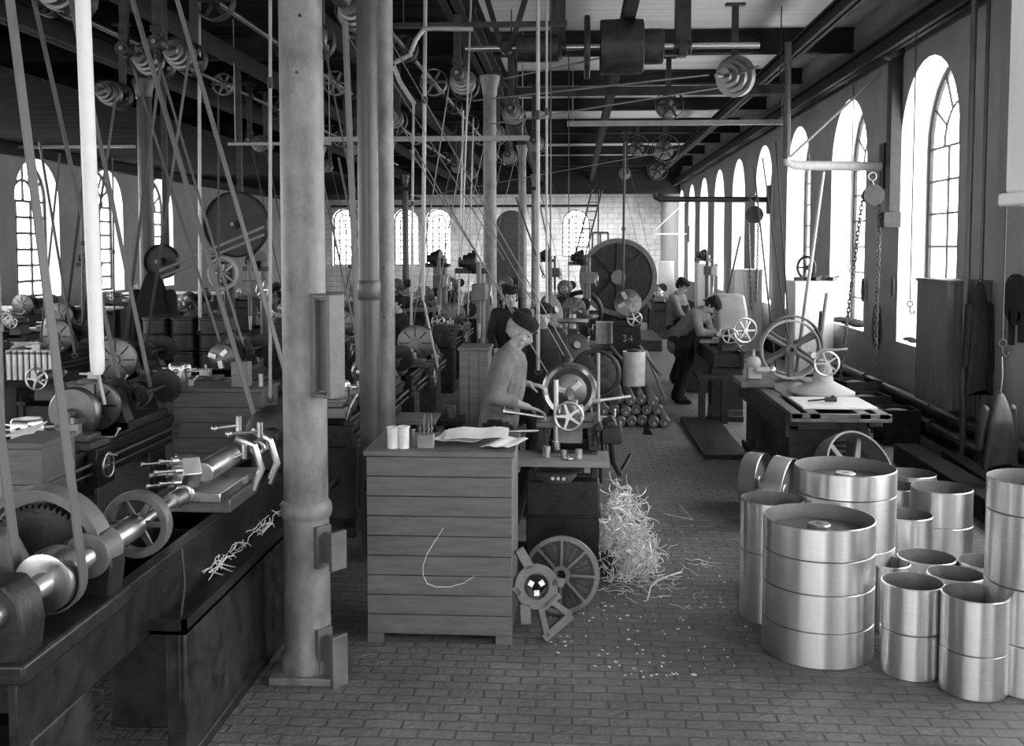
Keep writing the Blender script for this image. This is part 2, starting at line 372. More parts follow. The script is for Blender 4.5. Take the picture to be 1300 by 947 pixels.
for x, Y, lab in ((622, 15.7, 'round grey column behind the man at the lathe, second in the centre row'), (663, 26.3, 'distant slim column, third in the centre row')):
    q = at(x, 314, Y); column(q.x, Y, .105, lab, group='columns of the centre row')
q = at(678, 314, 36.8); column(q.x, 36.8, .1, 'farthest column of the centre row near the end wall', group='columns of the centre row')
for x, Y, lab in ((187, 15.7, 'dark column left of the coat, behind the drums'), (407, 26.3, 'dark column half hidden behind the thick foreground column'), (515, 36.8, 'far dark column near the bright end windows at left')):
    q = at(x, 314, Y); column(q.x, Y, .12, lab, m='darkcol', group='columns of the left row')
def pipe_thing(name, a, c, r, m, label, cat, n=16, ends=True, knob=None):
    a, c = V(a), V(c); t = thing(name, label, cat, (a.x, a.y, min(a.z, c.z)))
    o = t.location.copy(); b = B().cyl(a-o, c-o, r, n=n); obj('pipe' if 'pipe' in name else 'rod', b, m, t)
    if ends:
        b = B()
        for k in ([.35, .7] if ends is True else ends): e = a.lerp(c, k)-o; d = (c-a).normalized(); b.cyl(e-d*.03, e+d*.03, r*1.3, n=n)
        obj('coupling', b, m, t)
    return t
q = at(468, 560, 7.1); r = at(468, 314, 7.1)
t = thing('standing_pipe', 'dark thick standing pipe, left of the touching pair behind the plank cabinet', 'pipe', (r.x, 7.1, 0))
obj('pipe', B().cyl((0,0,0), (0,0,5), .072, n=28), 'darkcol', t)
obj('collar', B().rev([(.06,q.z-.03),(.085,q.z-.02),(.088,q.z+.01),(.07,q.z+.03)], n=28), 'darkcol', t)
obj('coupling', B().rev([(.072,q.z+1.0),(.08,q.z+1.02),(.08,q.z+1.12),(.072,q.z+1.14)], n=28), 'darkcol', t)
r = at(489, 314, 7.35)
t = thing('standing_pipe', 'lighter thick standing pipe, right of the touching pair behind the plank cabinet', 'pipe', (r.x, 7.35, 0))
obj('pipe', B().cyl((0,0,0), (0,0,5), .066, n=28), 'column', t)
obj('flange', B().rev([(.066,0),(.12,0),(.12,.03),(.066,.03)], n=28), 'column', t)
for z in (1.7, 2.05): obj('plug', B().cyl((.0,-.06,z), (.0,-.069,z), .008, n=10), 'black', t)
# ------------------------------------------------------------------ plank cabinet and what stands on it
def plank_cabinet(name, label, cat, x0, x1, y0, y1, z0, z1, nb, vertical=False, m='wood', door=False, loc=None):
    w, d, h = x1-x0, y1-y0, z1-z0
    t = thing(name, label, cat, (x0, y0, z0)); b = B()
    if not vertical:
        for i in range(nb): b.bb((0, 0, .05+(h-.08)*i/nb), (w, .02, .05+(h-.08)*(i+1)/nb-.004))
        for i in range(nb): b.bb((w-.02, .021, .05+(h-.08)*i/nb), (w, d, .05+(h-.08)*(i+1)/nb-.004)); b.bb((0, .021, .05+(h-.08)*i/nb), (.02, d, .05+(h-.08)*(i+1)/nb-.004))
    else:
        for i in range(nb): b.bb((w*i/nb, 0, 0), (w*(i+1)/nb-.004, .02, h-.03))
        k = max(2, int(nb*d/w))
        for i in range(k): b.bb((0, .021+(d-.021)*i/k, 0), (.02, .021+(d-.021)*(i+1)/k-.004, h-.03)); b.bb((w-.02, .021+(d-.021)*i/k, 0), (w, .021+(d-.021)*(i+1)/k-.004, h-.03))
    b.bb((.02, d-.02, .02), (w-.02, d-.001, h-.03)); b.bb((.02,.02,.05),(w-.02,d-.02,.07))
    obj('body', b, m, t, .003)
    obj('top', B().bb((-.015,-.012,h-.03),(w+.015,d,h)), m, t, .004)
    if not vertical:
        for X in (.0, w-.09): 
            for Yy in (.0, d-.07): obj('foot', B().bb((X, Yy+.001, 0), (X+.09, Yy+.06, .05)), m, t)
    return t
a = at(467, 826, 5.54); c = at(650, 832, 5.54)
a.z = 0; CZ = at(560, 573, 5.54).z
cab = plank_cabinet('plank_cabinet', 'waist-high plank cabinet with a chalk curve, papers lying on top', 'cabinet', a.x, c.x, 5.54, 6.12, 0, CZ, 9)
b = B(); pts = [at(x, y, 5.535)-cab.location for x, y in ((563,671),(553,686),(543,702),(537,718),(537,731),(543,742),(556,746),(574,745),(590,740),(603,731))]
for k in range(len(pts)-1): b.tube([pts[k]+V((0,0,.004)), pts[k+1]], .0022, 5)
obj('chalk_mark', b, 'chalk', cab)
def sheet(name, cx, cy, z, w, d, rz, label, m='paper', curl=.012, group=None):
    b = B(); n = 9; vs = []; th = .0012; s = random.random()*9
    for k in range(2):
        for i in range(n):
            for j in range(n):
                u, v = (i/(n-1)-.5), (j/(n-1)-.5)
                zz = .002+curl*(abs(math.sin(u*5+s))**2*.5+ abs(v)*.9*abs(math.cos(u*3+s))) + k*th
                vs.append((u*w, v*d, zz))
    N = n*n
    for i in range(n-1):
        for j in range(n-1):
            q = i*n+j; b_ = (q, q+1, q+n+1, q+n); b.f.append(b_); b.f.append(tuple(x+N for x in reversed(b_)))
    for i in range(n-1):
        for q, q2 in ((i*n, i*n+n), (i*n+n-1, i*n+2*n-1), (i, i+1), (N-n+i, N-n+i+1)): b.f.append((q, q2, q2+N, q+N))
    b.v = [V(v) for v in vs]
    o = obj(name, b, m, None, 0, (cx, cy, z)); o.rotation_euler.z = rz; return tag(o, label, 'paper', group)
P_ = [((606, 561), .36, .34, .05, 'top sheet of the loose papers on the plank cabinet, right corner curled over the edge'), ((586, 560), .26, .30, -.12, 'crumpled paper at the left of the papers on the plank cabinet'), ((640, 566), .17, .3, -.35, 'frayed white paper hanging at the right corner of the plank cabinet top')]
for i, (px_, w_, d_, r_, lab) in enumerate(P_):
    q = atz(px_[0], px_[1], CZ); q.y = max(q.y, 5.74); sheet('paper_sheet', q.x, q.y, CZ+.003+.012*(2-i if i else 3), w_, d_, r_, lab, curl=.022)
def can(name, X, Y, z, r, h, label, cat, m='enamel', lid=None, handle=False):
    t = thing(name, label, cat, (X, Y, z))
    obj('body', B().rev([(r*.96,0),(r,.006),(r,h),(r*.94,h),(r*.92,.01)], n=28), m, t)
    obj('rim', B().tor((0,0,h), (0,0,1), r, .004+r*.03, 28, 6), m, t)
    if lid: obj('lid', B().rev([(r*.7,h+.002),(r*.6,h+.03),(0,h+.035)], n=24), lid, t)
    if handle: obj('handle', B().tor((r+.02, 0, h*.55), (0,1,0), .03, .005, 20, 6), m, t)
    return t
for x, y, r, h, lab in ((497, 571, .032, .115, 'stained tin can at the left end of the plank cabinet top'), (511, 571, .030, .12, 'white dripped tin can beside the wooden tool block on the cabinet'), (521, 563, .026, .08, 'small dark pot between the tin cans and the tool block')):
    q = atz(x, y, CZ); can('tin_can', q.x, max(5.62, q.y), CZ, r, h, lab, 'can', 'enamel' if r > .028 else 'satin', handle=r > .031)
q = atz(540, 569, CZ)
t = thing('tool_block', 'small wooden block holding upright drill bits on the plank cabinet', 'tool block', (q.x, 5.64, CZ))
obj('block', B().bb((-.045,-.03,0),(.045,.04,.075)), 'board', t, .004)
for i in range(6):
    x, yy = -.03+.012*i, -.012+.03*(i % 2); obj('drill_bit', B().cyl((x,yy,.07),(x,yy,.13+.03*((i*7) % 3)),.004, n=8).cyl((x,yy,.1),(x,yy,.115),.009,n=8), 'satin', t)
# ------------------------------------------------------------------ lathe kit
def cone_profile(rs, w, z0=0, lip=.004):
    p = []; z = z0
    for r in rs: p += [(r-.004, z), (r, z+w*.5), (r-.004, z+w*.97)]; z += w
    return p
YM = lambda p: frame(p, (0,1,0), (0,0,1))
def lathe(name, label, cat, loc, L=2.4, rz=0, group=None, big=1.0, tail=True, base='iron', face=.2, turret=False, paint='iron', chuck=False):
    """headstock at local +y end (far), tail at y=0 (near); axis height 1.1"""
    t = thing(name, label, cat, loc, rz, group); H = 1.1; hb = .9; w = .17
    b = B()
    for s in (-1, 1):
        b.bb((s*w-.04,0,hb-.035),(s*w+.04,L,hb)); b.bb((s*w-.02,.0,hb-.22),(s*w+.02,L,hb-.035))
        b.prism([(s*w-.012,0),(s*w+.012,0),(s*w,.018)], L, Matrix(((1,0,0,0),(0,0,1,0),(0,1,0,hb),(0,0,0,1))))
    for k in range(int(L/.35)+1): y = .03+(L-.09)*k/int(L/.35); b.bb((-w,y,hb-.2),(w,y+.03,hb-.04))
    obj('bed', b, base, t, .004)
    for y in (.1, L-.5):
        b = B(); m = Matrix(((0,0,1,-.2),(1,0,0,y),(0,1,0,0),(0,0,0,1)))
        b.prism([(-.04,0),(.42,0),(.42,.07),(.36,.14),(.34,hb-.22),(.04,hb-.22),(.02,.14),(-.04,.07)], .4, m)
        b.bb((-.21,y+.1,.2),(.21,y+.28,hb-.3)); obj('leg', b, base, t, .008)
    y0 = L-.72
    b = B()
    for y, ww in ((y0, .13), (y0+.58, .11)):
        m = Matrix(((1,0,0,0),(0,0,1,y),(0,1,0,hb),(0,0,0,1)))
        b.prism([(-.17,0),(.17,0),(.13,.12),(.09,.26),(.055,.30),(-.055,.30),(-.09,.26),(-.13,.12)], ww, m)
        b.rev([(.07,0),(.075,.01),(.075,ww+.02),(.07,ww+.03)], YM((0,y-.015,H)), 24)
        b.cyl((0,y+ww/2,H+.1),(0,y+ww/2,H+.16),.014,n=10)
    b.bb((-.17,y0,hb),(.17,y0+.69,hb+.06)); obj('headstock', b, paint, t, .006)
    obj('cone_pulley', B().rev(cone_profile((.14,.118,.095,.073), .095), YM((0,y0+.17,H)), 36), 'satin', t)
    obj('gear', B().gear((0,y0+.155,H),(0,1,0),.165,.03,48), 'iron', t)
    g = B(); g.cyl((.19,y0+.1,H+.04),(.19,y0+.66,H+.04),.02); g.gear((.19,y0+.155,H+.04),(0,1,0),.06,.03,18); g.gear((.19,y0+.6,H+.04),(0,1,0),.13,.03,40); obj('back_gear', g, 'iron', t)
    b = B().cyl((0,y0-.08,H),(0,y0+.75,H),.03,n=20); obj('spindle', b, 'steel', t)
    if chuck:
        c = obj('chuck', B().rev([(.03,0),(face*.5,.0),(face,.03),(face,.1),(face*.98,.11)], YM((0,y0-.17,H)), 40), 'satin', t)
        for k in range(3 if face < .18 else 4):
            a = 2*PI*k/(3 if face < .18 else 4)+.3; bb = B(YM((0,y0-.17,H)) @ Matrix.Rotation(a, 4, 'Z')); bb.bb((face*.25,-.022,-.04),(face*.85,.022,.01)); obj('jaw', bb, 'steel', c)
    else:
        c = obj('faceplate', B().rev([(.02,-.02),(.045,-.02),(.05,.0),(face*.93,.0),(face,.008),(face,.035),(face*.5,.05),(.05,.09)], YM((0,y0-.15,H)), 48), 'satin', t)
        s = B().spokes((0,y0-.152,H),(0,1,0),face*.35,face*.88,8,.014,.014,.004); obj('slots', s, 'black', c)
    g = B(); yg = L+.03; g.gear((0,yg,H),(0,1,0),.07,.025,22); g.gear((.02,yg,H-.17),(0,1,0),.11,.025,34); g.gear((.05,yg,H-.36),(0,1,0),.09,.025,28); g.cyl((.02,L-.03,H-.17),(.02,yg,H-.17),.02); obj('change_gears', g, 'iron', t)
    yc = L*.38
    b = B(); b.bb((-.24,yc-.14,hb+.0),(.24,yc+.14,hb+.045)); b.bb((-.07,yc-.09,hb+.045),(.2,yc+.09,hb+.085)); obj('carriage', b, 'satin', t, .005)
    b = B(); b.bb((.2,yc-.13,hb-.25),(.27,yc+.13,hb-.001)); ap = obj('apron', b, base, t, .006)
    b = B().wheel((.31,yc-.05,hb-.11),(1,0,0),.085,.008,4,.02,.02,.012); b.cyl((.27,yc-.05,hb-.11),(.33,yc-.05,hb-.11),.012); b.cyl((.31,yc-.05,hb-.04),(.37,yc-.05,hb-.04),.01); obj('handwheel', b, 'steel', ap)
    b = B(); b.bb((.0,yc-.035,hb+.085),(.1,yc+.035,hb+.15)); b.bb((-.09,yc-.01,hb+.12),(.06,yc+.01,hb+.14)); b.cyl((.05,yc,hb+.15),(.05,yc,hb+.19),.012); obj('tool_post', b, 'steel', t, .003)
    b = B().cyl((.2,yc,hb+.065),(.33,yc,hb+.065),.009); b.cyl((.33,yc,hb+.065),(.33,yc+.06,hb+.1),.007); b.sph((.33,yc+.07,hb+.105),.014); obj('cross_slide_crank', b, 'steel', t)
    obj('lead_screw', B().cyl((.235,.04,hb-.09),(.235,L,hb-.09),.014,n=12), 'satin', t)
    obj('feed_rod', B().cyl((.235,.04,hb-.15),(.235,L,hb-.15),.010,n=12), 'satin', t)
    if turret:
        yt = L*.14; b = B(); b.bb((-.12,yt-.2,hb),(.12,yt+.2,hb+.08)); b.bb((-.09,yt-.16,hb+.08),(.09,yt+.14,hb+.12)); obj('turret_slide', b, 'satin', t, .005)
        b = B().rev([(.10,0),(.105,.02),(.105,.12),(.09,.14)], Matrix.Translation((0,yt+.04,hb+.12)), 6); u = obj('turret_head', b, 'steel', t, .004)
        for k in range(6):
            a = PI*k/3+PI/6; d = V((math.cos(a), math.sin(a), 0)); p0 = V((0,yt+.04,hb+.2)); obj('turret_tool', B().cyl(p0+d*.08,p0+d*.15,.02).cyl(p0+d*.15,p0+d*.23,.008,n=8), 'steel', u)
        b = B()
        for k in range(4): a = PI*k/2+.4; b.cyl((.12,yt-.1,hb+.06),(.14,yt-.1+.2*math.cos(a),hb+.06+.2*math.sin(a)),.009); b.sph((.14,yt-.1+.2*math.cos(a),hb+.06+.2*math.sin(a)),.016)
        obj('star_handle', b, 'steel', t)
    elif tail:
        b = B(); m = Matrix(((0,0,1,-.09),(1,0,0,.06),(0,1,0,hb),(0,0,0,1)))
        b.prism([(0,0),(.3,0),(.3,.05),(.2,.12),(.2,.15),(.0,.15),(.02,.08)], .18, m); b.rev([(.045,0),(.055,.01),(.055,.3),(.045,.32)], YM((0,.02,H)), 24); ts = obj('tailstock', b, paint, t, .006)
        obj('quill', B().cyl((0,.32,H),(0,.42,H),.024).cyl((0,.42,H),(0,.48,H),.024,.002), 'steel', t)
        b = B().wheel((0,-.05,H),(0,1,0),.10,.009,5,.022,.02,.014); b.cyl((0,-.05,H),(0,.03,H),.014); b.cyl((.09,-.05,H),(.09,-.12,H),.01); obj('handwheel', b, 'steel', ts)
    return t
def rimpulley(b, c, axis, R, w, n=5, hub=.04, th=.012, n_=40):
    m = frame(c, axis); b.rev([(R-th,-w/2),(R,-w/2*.95),(R+.004,0),(R,w/2*.95),(R-th,w/2)], m, n_, True)
    b.spokes(c, axis, hub*.7, R-th*.7, n, .045, .032, .016); a = V(axis).normalized(); b.cyl(V(c)-a*w*.6, V(c)+a*w*.6, hub, n=18); return b
def belt_loop(label, c0, r0, c1, r1, w=.07, m='belt', th=.006, group=None, axis=(0,1,0), crossed=False):
    """closed belt round two pulleys with parallel axes"""
    c0, c1 = V(c0), V(c1); A = V(axis).normalized(); d = (c1-c0); D = d.length; u = d/D; v = A.cross(u).normalized()
    s = (r0-r1)/D; c = math.sqrt(1-s*s); rr0, rr1 = r0+th, r1+th; pts = []; al = math.acos(max(-1,min(1,s)))
    n = 14
    for i in range(n+1):
        a = al + (2*PI-2*al)*i/n; pts.append(c0+u*(rr0*math.cos(a))+v*(rr0*math.sin(a)))
    for i in range(n+1):
        a = -al + 2*al*i/n; pts.append(c1+u*(rr1*math.cos(a))+v*(rr1*math.sin(a)))
    b = B(); k = len(pts); cen = sum(pts, V())/k; vs = []; N0 = n+1
    for i, p in enumerate(pts):
        o = (p-(c0 if i < N0 else c1)).normalized()
        for x, y in ((-w/2,0),(w/2,0),(w/2,th),(-w/2,th)): vs.append(p+A*x+o*y)
    fs = []
    for i in range(k):
        j = (i+1) % k
        for q in range(4): w_ = (q+1) % 4; fs.append((i*4+q, j*4+q, j*4+w_, i*4+w_))
    b.add(vs, fs); return one('drive_belt', b, m, label, 'belt', group=group)
def hanger(t, x, y, z, zt, name='hanger', m='iron', v=False):
    b = B()
    if v:
        for s in (-1, 1): b.add([(x+s*.05-.03,y-.04,z),(x+s*.05+.03,y-.04,z),(x+s*.24+.035,y-.04,zt),(x+s*.24-.035,y-.04,zt),(x+s*.05-.03,y+.04,z),(x+s*.05+.03,y+.04,z),(x+s*.24+.035,y+.04,zt),(x+s*.24-.035,y+.04,zt)], [(0,1,2,3),(7,6,5,4),(0,4,5,1),(1,5,6,2),(2,6,7,3),(3,7,4,0)])
        b.bb((x-.3,y-.06,zt-.02),(x+.3,y+.06,zt))
    else:
        b.bb((x-.04,y-.03,z),(x+.04,y+.03,zt)); b.bb((x-.12,y-.05,zt-.03),(x+.12,y+.05,zt)); b.bb((x-.055,y-.045,z+.1),(x+.055,y+.045,z+.16))
    b.cyl((x,y-.08,z),(x,y+.08,z),.07,n=20); b.cyl((x,y,z+.05),(x,y,z+.12),.02); return obj(name, b, m, t, .004)
def countershaft(label, X, Y, Z, group='countershafts under the ceiling beams', L=1.1, rs=(.08,.105,.13,.155), drum=.17, zt=5.1, cone_y=.2):
    t = thing('countershaft', label, 'countershaft', (X, Y, Z), group=group)
    obj('shaft', B().cyl((0,-L/2,0),(0,L/2,0),.022,n=14), 'satin', t)
    obj('cone_pulley', B().rev(cone_profile(rs, .09), YM((0,-.18,0)), 32), 'satin', t)
    if drum: obj('drum_pulley', rimpulley(B(), (0,L/2-.16,0), (0,1,0), drum, .11, 6), 'iron', t)
    for y in (-L/2+.1, L/2-.06+.02): hanger(t, 0, y, 0, zt-Z)
    return t
# ------------------------------------------------------------------ lathes
HS = 1.1
def cs_for(lab, X, Y, dx=-.7, Z=4.15, w=.065, m='belt', zs=1.1, r0=.105, r1=.13, lab2=None, drum=.17):
    """countershaft above and beside a lathe pulley at (X,Y) plus its belt"""
    c = countershaft(lab2 or ('countershaft driving ' + lab), X+dx, Y, Z, drum=drum)
    belt_loop('belt down to ' + lab, (X, Y, zs), r0, (X+dx, Y, Z), r1, w, m, group='belts down to the lathes')
    return c
# main lathe beside the worker, tail end toward the camera
q = at(722, 525, 6.62); LX = q.x
ml_ = lathe('lathe', 'lathe with bright spoked handwheel where the capped man works', 'lathe', (LX, 6.68, 0), 2.0, face=.13, chuck=True, base='black', paint='cast')
obj('belt_guard', B().rev([(.17,-.02),(.2,-.03),(.215,0),(.2,.03),(.17,.02)], YM((0,1.2,1.1)), 44, True), 'steel', ml_)
obj('guard_disc', B().rev([(.04,-.004),(.17,-.004),(.17,.004),(.04,.004)], YM((0,1.2,1.1)), 40, True), 'iron', ml_)
# extra furniture of this lathe: box pedestal, plank shelf, upright rods, long handles
b = B(); b.bb((-.28,.0,0),(.2,.34,.66)); b.bb((-.3,-.02,.0),(.22,.36,.05)); b.bb((-.3,-.02,.42),(.22,.36,.44)); obj('pedestal', b, 'black', ml_, .01)
b = B().bb((-.37,-.22,.80),(.26,.14,.838)); b.bb((-.35,-.2,.76),(-.31,.1,.80)); b.bb((.1,-.2,.76),(.14,.1,.80)); obj('plank_shelf', b, 'board', ml_, .004)
b = B().rev([(.10,-.03),(.13,0),(.145,.03),(.13,.035)], frame((-.08,-.02,.70),(0,0,1)), 28); obj('drip_cup', b, 'cast', ml_)
for k in range(3): obj('bolt', B().cyl((-.1+.035*k,-.15,.72),(-.1+.035*k,-.19,.72),.012,n=8), 'steel', ml_)
def lathe_local(x, y, Y): return at(x, y, Y)-ml_.location
p0, p1 = lathe_local(706, 575, 6.75), lathe_local(706, 482, 6.75)
obj('tool_standard', B().cyl(p0, p1, .016, n=14).cyl(p0, p0+V((0,0,.08)), .03, n=14), 'steel', ml_)
p0, p1 = lathe_local(760, 560, 7.0), lathe_local(760, 448, 7.0)
obj('guide_rod', B().cyl(p0, p1, .010, n=10), 'rod', ml_)
p0, p1 = lathe_local(757, 509, 7.0), lathe_local(800, 503, 7.3)
obj('stop_rod', B().cyl(p0, p1, .010, n=10).cyl(p0-V((.03,0,0)), p0+V((.03,0,0)), .02, n=10), 'rod', ml_)
for (x0,y0,x1,y1,r) in ((640,548,684,547,.012),(652,524,690,530,.010),(632,570,662,548,.012)):
    p0, p1 = lathe_local(x0,y0,6.9), lathe_local(x1,y1,6.9); d = (p1-p0).normalized()
    obj('crank_handle', B().cyl(p0,p1,r,n=10).cyl(p0,p0-d*.06,r*2,n=12).cyl(p0-d*.06,p0-d*.07,r*3.4,n=14), 'steel', ml_)
b = B().wheel(lathe_local(756,475,7.9), (0,1,0), .2, .02, 5, .05, .03, .02); obj('flywheel', b, 'iron', ml_)
b = B().bb((.22,.25,.86),(.36,.55,.98)); b.cyl((.2,.2,.98),(.2,.6,.98),.03); b.cyl((.29,.3,.98),(.29,.5,.98),.04); obj('gearbox', b, 'black', ml_, .01)
b = B(); b.tube([(.29,.4,.86),(.31,.45,.7),(.36,.5,.6)], .022); b.tube([(.36,.5,.6),(.44,.6,.72)], .018); obj('swing_arm', b, 'iron', ml_)
# small things on the plank shelf
for x, y, r, h, lab in ((735,582,.022,.06,'small upright steel cylinder at the right end of the lathe shelf'), (694,580,.026,.07,'short steel sleeve standing on the left of the lathe shelf'), (716,580,.02,.045,'stubby bright steel bush in the middle of the lathe shelf')):
    q = atz(x, y, .838); one('steel_sleeve', B().rev([(r*.6,0),(r,0),(r,h),(r*.6,h)], n=20, closed=True), 'steel', lab, 'sleeve', (q.x, min(max(q.y, 6.5), 6.62), .8385))
b = B().wheel((0,0,.0), (0,0,1), .03, .005, 3, .01); one('wing_nut', b, 'steel', 'bright wing nut lying on the lathe shelf front edge', 'nut', (LX+.0, 6.52, .846))
# far lathes: prototypes and copies
A = lathe('lathe', 'lathe with round faceplate below the pair of thick pipes', 'lathe', (at(530,435,11.8).x, 10.2, 0), 2.3, face=.21, paint='castdark', group='lathes in rows')
Bt = lathe('turret_lathe', 'turret lathe in front of the stacked dark drums', 'lathe', (at(283,445,10.1).x, 8.6, 0), 2.3, turret=True, chuck=True, face=.13, paint='castdark', group='turret lathes in rows')
rows = [
 (A, -2.05, 15.2, 'lathe directly behind the faceplate lathe in the centre row'), (A, -2.1, 19.6, 'third lathe of the centre row, left of the slim column'), (A, -2.1, 24.4, 'fourth lathe of the centre row far back'), (A, -2.2, 30.5, 'farthest lathe of the centre row before the end windows'),
 (A, -3.4, 13.1, 'lathe behind the turret lathe and drums'), (Bt, -3.5, 17.4, 'turret lathe under the pale hanging belts at left centre'), (A, -3.5, 22.2, 'distant lathe between centre and left rows'), (A, -3.6, 28.5, 'far lathe left of the bright end windows'),
 (Bt, -5.2, 16.6, 'turret lathe right of the dark left column'), (A, -5.1, 21.8, 'lathe beyond the spoked wheel on the left side'), (A, -5.2, 27.8, 'far lathe near the middle left of the hall'),
 (A, -8.3, 14.6, 'lathe in front of the first left windows'), (Bt, -8.2, 19.5, 'turret lathe near the second left window'), (A, -8.3, 25.0, 'far lathe near the third left window'), (A, -10.6, 17.5, 'lathe nearest the left wall windows'), (A, -10.6, 22.8, 'distant lathe along the left wall'),
 (A, .0, 16.9, 'lathe behind the block marked 34'), (Bt, -.15, 12.7, 'turret lathe behind the capped man'), (A, -.3, 26.6, 'far lathe below the end wall window'), (Bt, 2.0, 24.6, 'distant turret lathe on the right by the windows'), (A, 2.1, 30.2, 'farthest lathe on the right side')]
for src, X, Y, lab in rows:
    dup(src, (X, Y, 0), random.uniform(-.03,.03), lab)
    if Y < 26 and X > -7: cs_for('the ' + lab, X, Y+1.9, random.choice((-.75,-.6,.7)), 4.1, m='belt' if X > -3 and random.random() < .5 else 'beltdark', r0=.1, r1=.12, drum=.0 if Y > 20 else .17)
cs_for('the faceplate lathe below the thick pipes', A.location.x, 12.05, .5)
cs_for('the turret lathe in front of the drums', Bt.location.x, 10.45, -.9)
cs_for('the capped man\'s lathe', LX, 8.25, -1.75, 4.1, m='belt')
dup(Bt, (-1.86, 7.5, 0), 0, 'turret lathe showing between the thick column and the pipe pair'); cs_for('the lathe between column and pipes', -1.86, 9.35, -.6, m='beltdark')
for si, (X, Z, nm) in enumerate(((-3.9,4.86,'left of the centre row'),(-5.75,4.86,'over the left lathes'),(-2.3,4.86,'just left of the centre columns'))):
    t = thing('line_shaft', 'long overhead shaft with dark pulleys %s' % nm, 'line shaft', (X, 7, Z), group='long line shafts along the hall')
    obj('shaft', B().cyl((0,0,0),(0,26,0),.03,n=14), 'satin', t)
    for k in range(9):
        y = 1.2+2.8*k; r = (.18,.22,.15,.2)[(k+si) % 4]; obj('pulley', rimpulley(B(), (0,y,0), (0,1,0), r, .14, 6, .05, .014, 28), 'iron' if k % 3 else 'satin', t)
    for k in range(8): hanger(t, 0, .4+3.5*k, 0, 5.12-Z, 'hanger', 'beam')
# right hand lathe with two men
q = at(932, 410, 13.2)
R1 = lathe('lathe', 'dark lathe on the right where two men bend over the work', 'lathe', (q.x-.1, 12.9, 0), 3.2, base='black', face=.17, chuck=True)
b = B().wheel((.28,.55,1.12),(.3,-1,0),.17,.014,6,.035); b.cyl((.28,.55,1.12),(.1,.9,1.1),.02); obj('handwheel', b, 'steel', R1)
b = B(); m_ = Matrix(((0,0,1,.1),(1,0,0,1.7),(0,1,0,.9),(0,0,0,1))); b.prism([(0,0),(1.1,0),(1.1,.3),(.95,.5),(.7,.62),(.35,.62),(.1,.4)], .42, m_); obj('gear_cover', b, 'pale', R1, .05)
b = B().bb((-.4,-.1,.55),(.0,.5,.6)); b.bb((-.38,-.08,0),(-.3,.0,.55)); b.bb((-.1,-.08,0),(-.02,0,.55)); obj('tool_tray', b, 'iron', R1)
# ------------------------------------------------------------------ foreground left lathe
SX = at(175, 665, 4.0).x; SZ = at(175, 665, 4.0).z
fl = thing('lathe', 'large belt-driven turret lathe in the left foreground', 'lathe', (SX, 2.95, 0))
def fl_(x, y, Y): return at(x, y, Y)-fl.location
b = B(); hb = SZ-.2
for s in (-.3, .0): b.bb((s-.03,.1,hb-.05),(s+.03,3.9,hb)); b.bb((s-.015,.1,hb-.28),(s+.015,3.9,hb-.05))
for k in range(9): b.bb((-.3,.2+.42*k,hb-.2),(0,.23+.42*k,hb-.06))
obj('bed', b, 'black', fl, .004)
for y in (.15, 2.1, 3.2): obj('leg', B().bb((-.34,y,0),(.05,y+.5,.05)).bb((-.3,y+.04,.05),(.01,y+.46,hb-.28)), 'iron', fl, .012)
obj('chip_tray', B().bb((-.45,1.1,.60),(.17,3.9,.615)).bb((.15,1.1,.60),(.17,3.9,.66)).bb((-.45,1.1,.60),(-.43,3.9,.66)).bb((-.45,1.1,.6),(.17,1.12,.66)), 'black', fl)
tc = B().bb((.06,1.15,0),(.15,3.3,.598)); tc.bb((.03,1.12,0),(.16,3.32,.06)); tc.bb((-.25,1.3,.1),(.06,3.2,.59)); obj('cabinet_base', tc, 'iron', fl, .01)
# headstock casting
sz = SZ; b = B()
for y0, y1 in ((.02,.16),(.62,.74)):
    m_ = Matrix(((1,0,0,0),(0,0,1,y0),(0,1,0,hb),(0,0,0,1))); b.prism([(-.3,0),(.07,0),(.09,.15),(.075,.24),(.03,.29),(-.03,.29),(-.09,.25),(-.24,.1)], y1-y0, m_)
b.bb((-.32,.0,hb-.02),(.1,.76,hb+.05)); b.bb((-.62,.05,hb-.05),(-.3,.6,hb+.12)); obj('headstock', b, 'black', fl, .012)
b = B(); b.add([(-.62,.1,hb+.12),(-.12,.1,hb+.12),(-.12,.55,hb+.12),(-.62,.55,hb+.12),(-.3,.16,hb+.34),(-.2,.16,hb+.34),(-.2,.5,hb+.34),(-.3,.5,hb+.34)], [(0,3,2,1),(4,5,6,7),(0,1,5,4),(1,2,6,5),(2,3,7,6),(3,0,4,7)]); obj('gear_casing', b, 'cast', fl, .015)
b = B(); n=18; R_ = .26
for k in range(n):
    a0, a1 = PI*.05+PI*.85*k/n, PI*.05+PI*.85*(k+1)/n
    for (r0_, r1_) in ((R_-.035, R_),):
        P4 = [(r0_*math.cos(a0), r0_*math.sin(a0)), (r1_*math.cos(a0), r1_*math.sin(a0)), (r1_*math.cos(a1), r1_*math.sin(a1)), (r0_*math.cos(a1), r0_*math.sin(a1))]
        b.prism(P4, .1, Matrix(((-1,0,0,-.2),(0,0,1,.62),(0,1,0,sz-.02),(0,0,0,1))))
obj('gear_guard', b, 'cast', fl)
obj('large_gear', B().gear((-.2,.67,sz-.02),(0,1,0),.2,.06,52), 'iron', fl)
obj('bearing_cap', B().rev([(.05,0),(.085,.01),(.088,.13),(.06,.15)], YM((0,.6,sz)), 28), 'cast', fl, .004)
obj('belt_pulley', B().rev([(.08,0),(.1,.004),(.103,.06),(.1,.12),(.08,.125),(.08,.12),(.05,.11),(.05,.01)], YM((0,.3,sz)), 36), 'steel', fl)
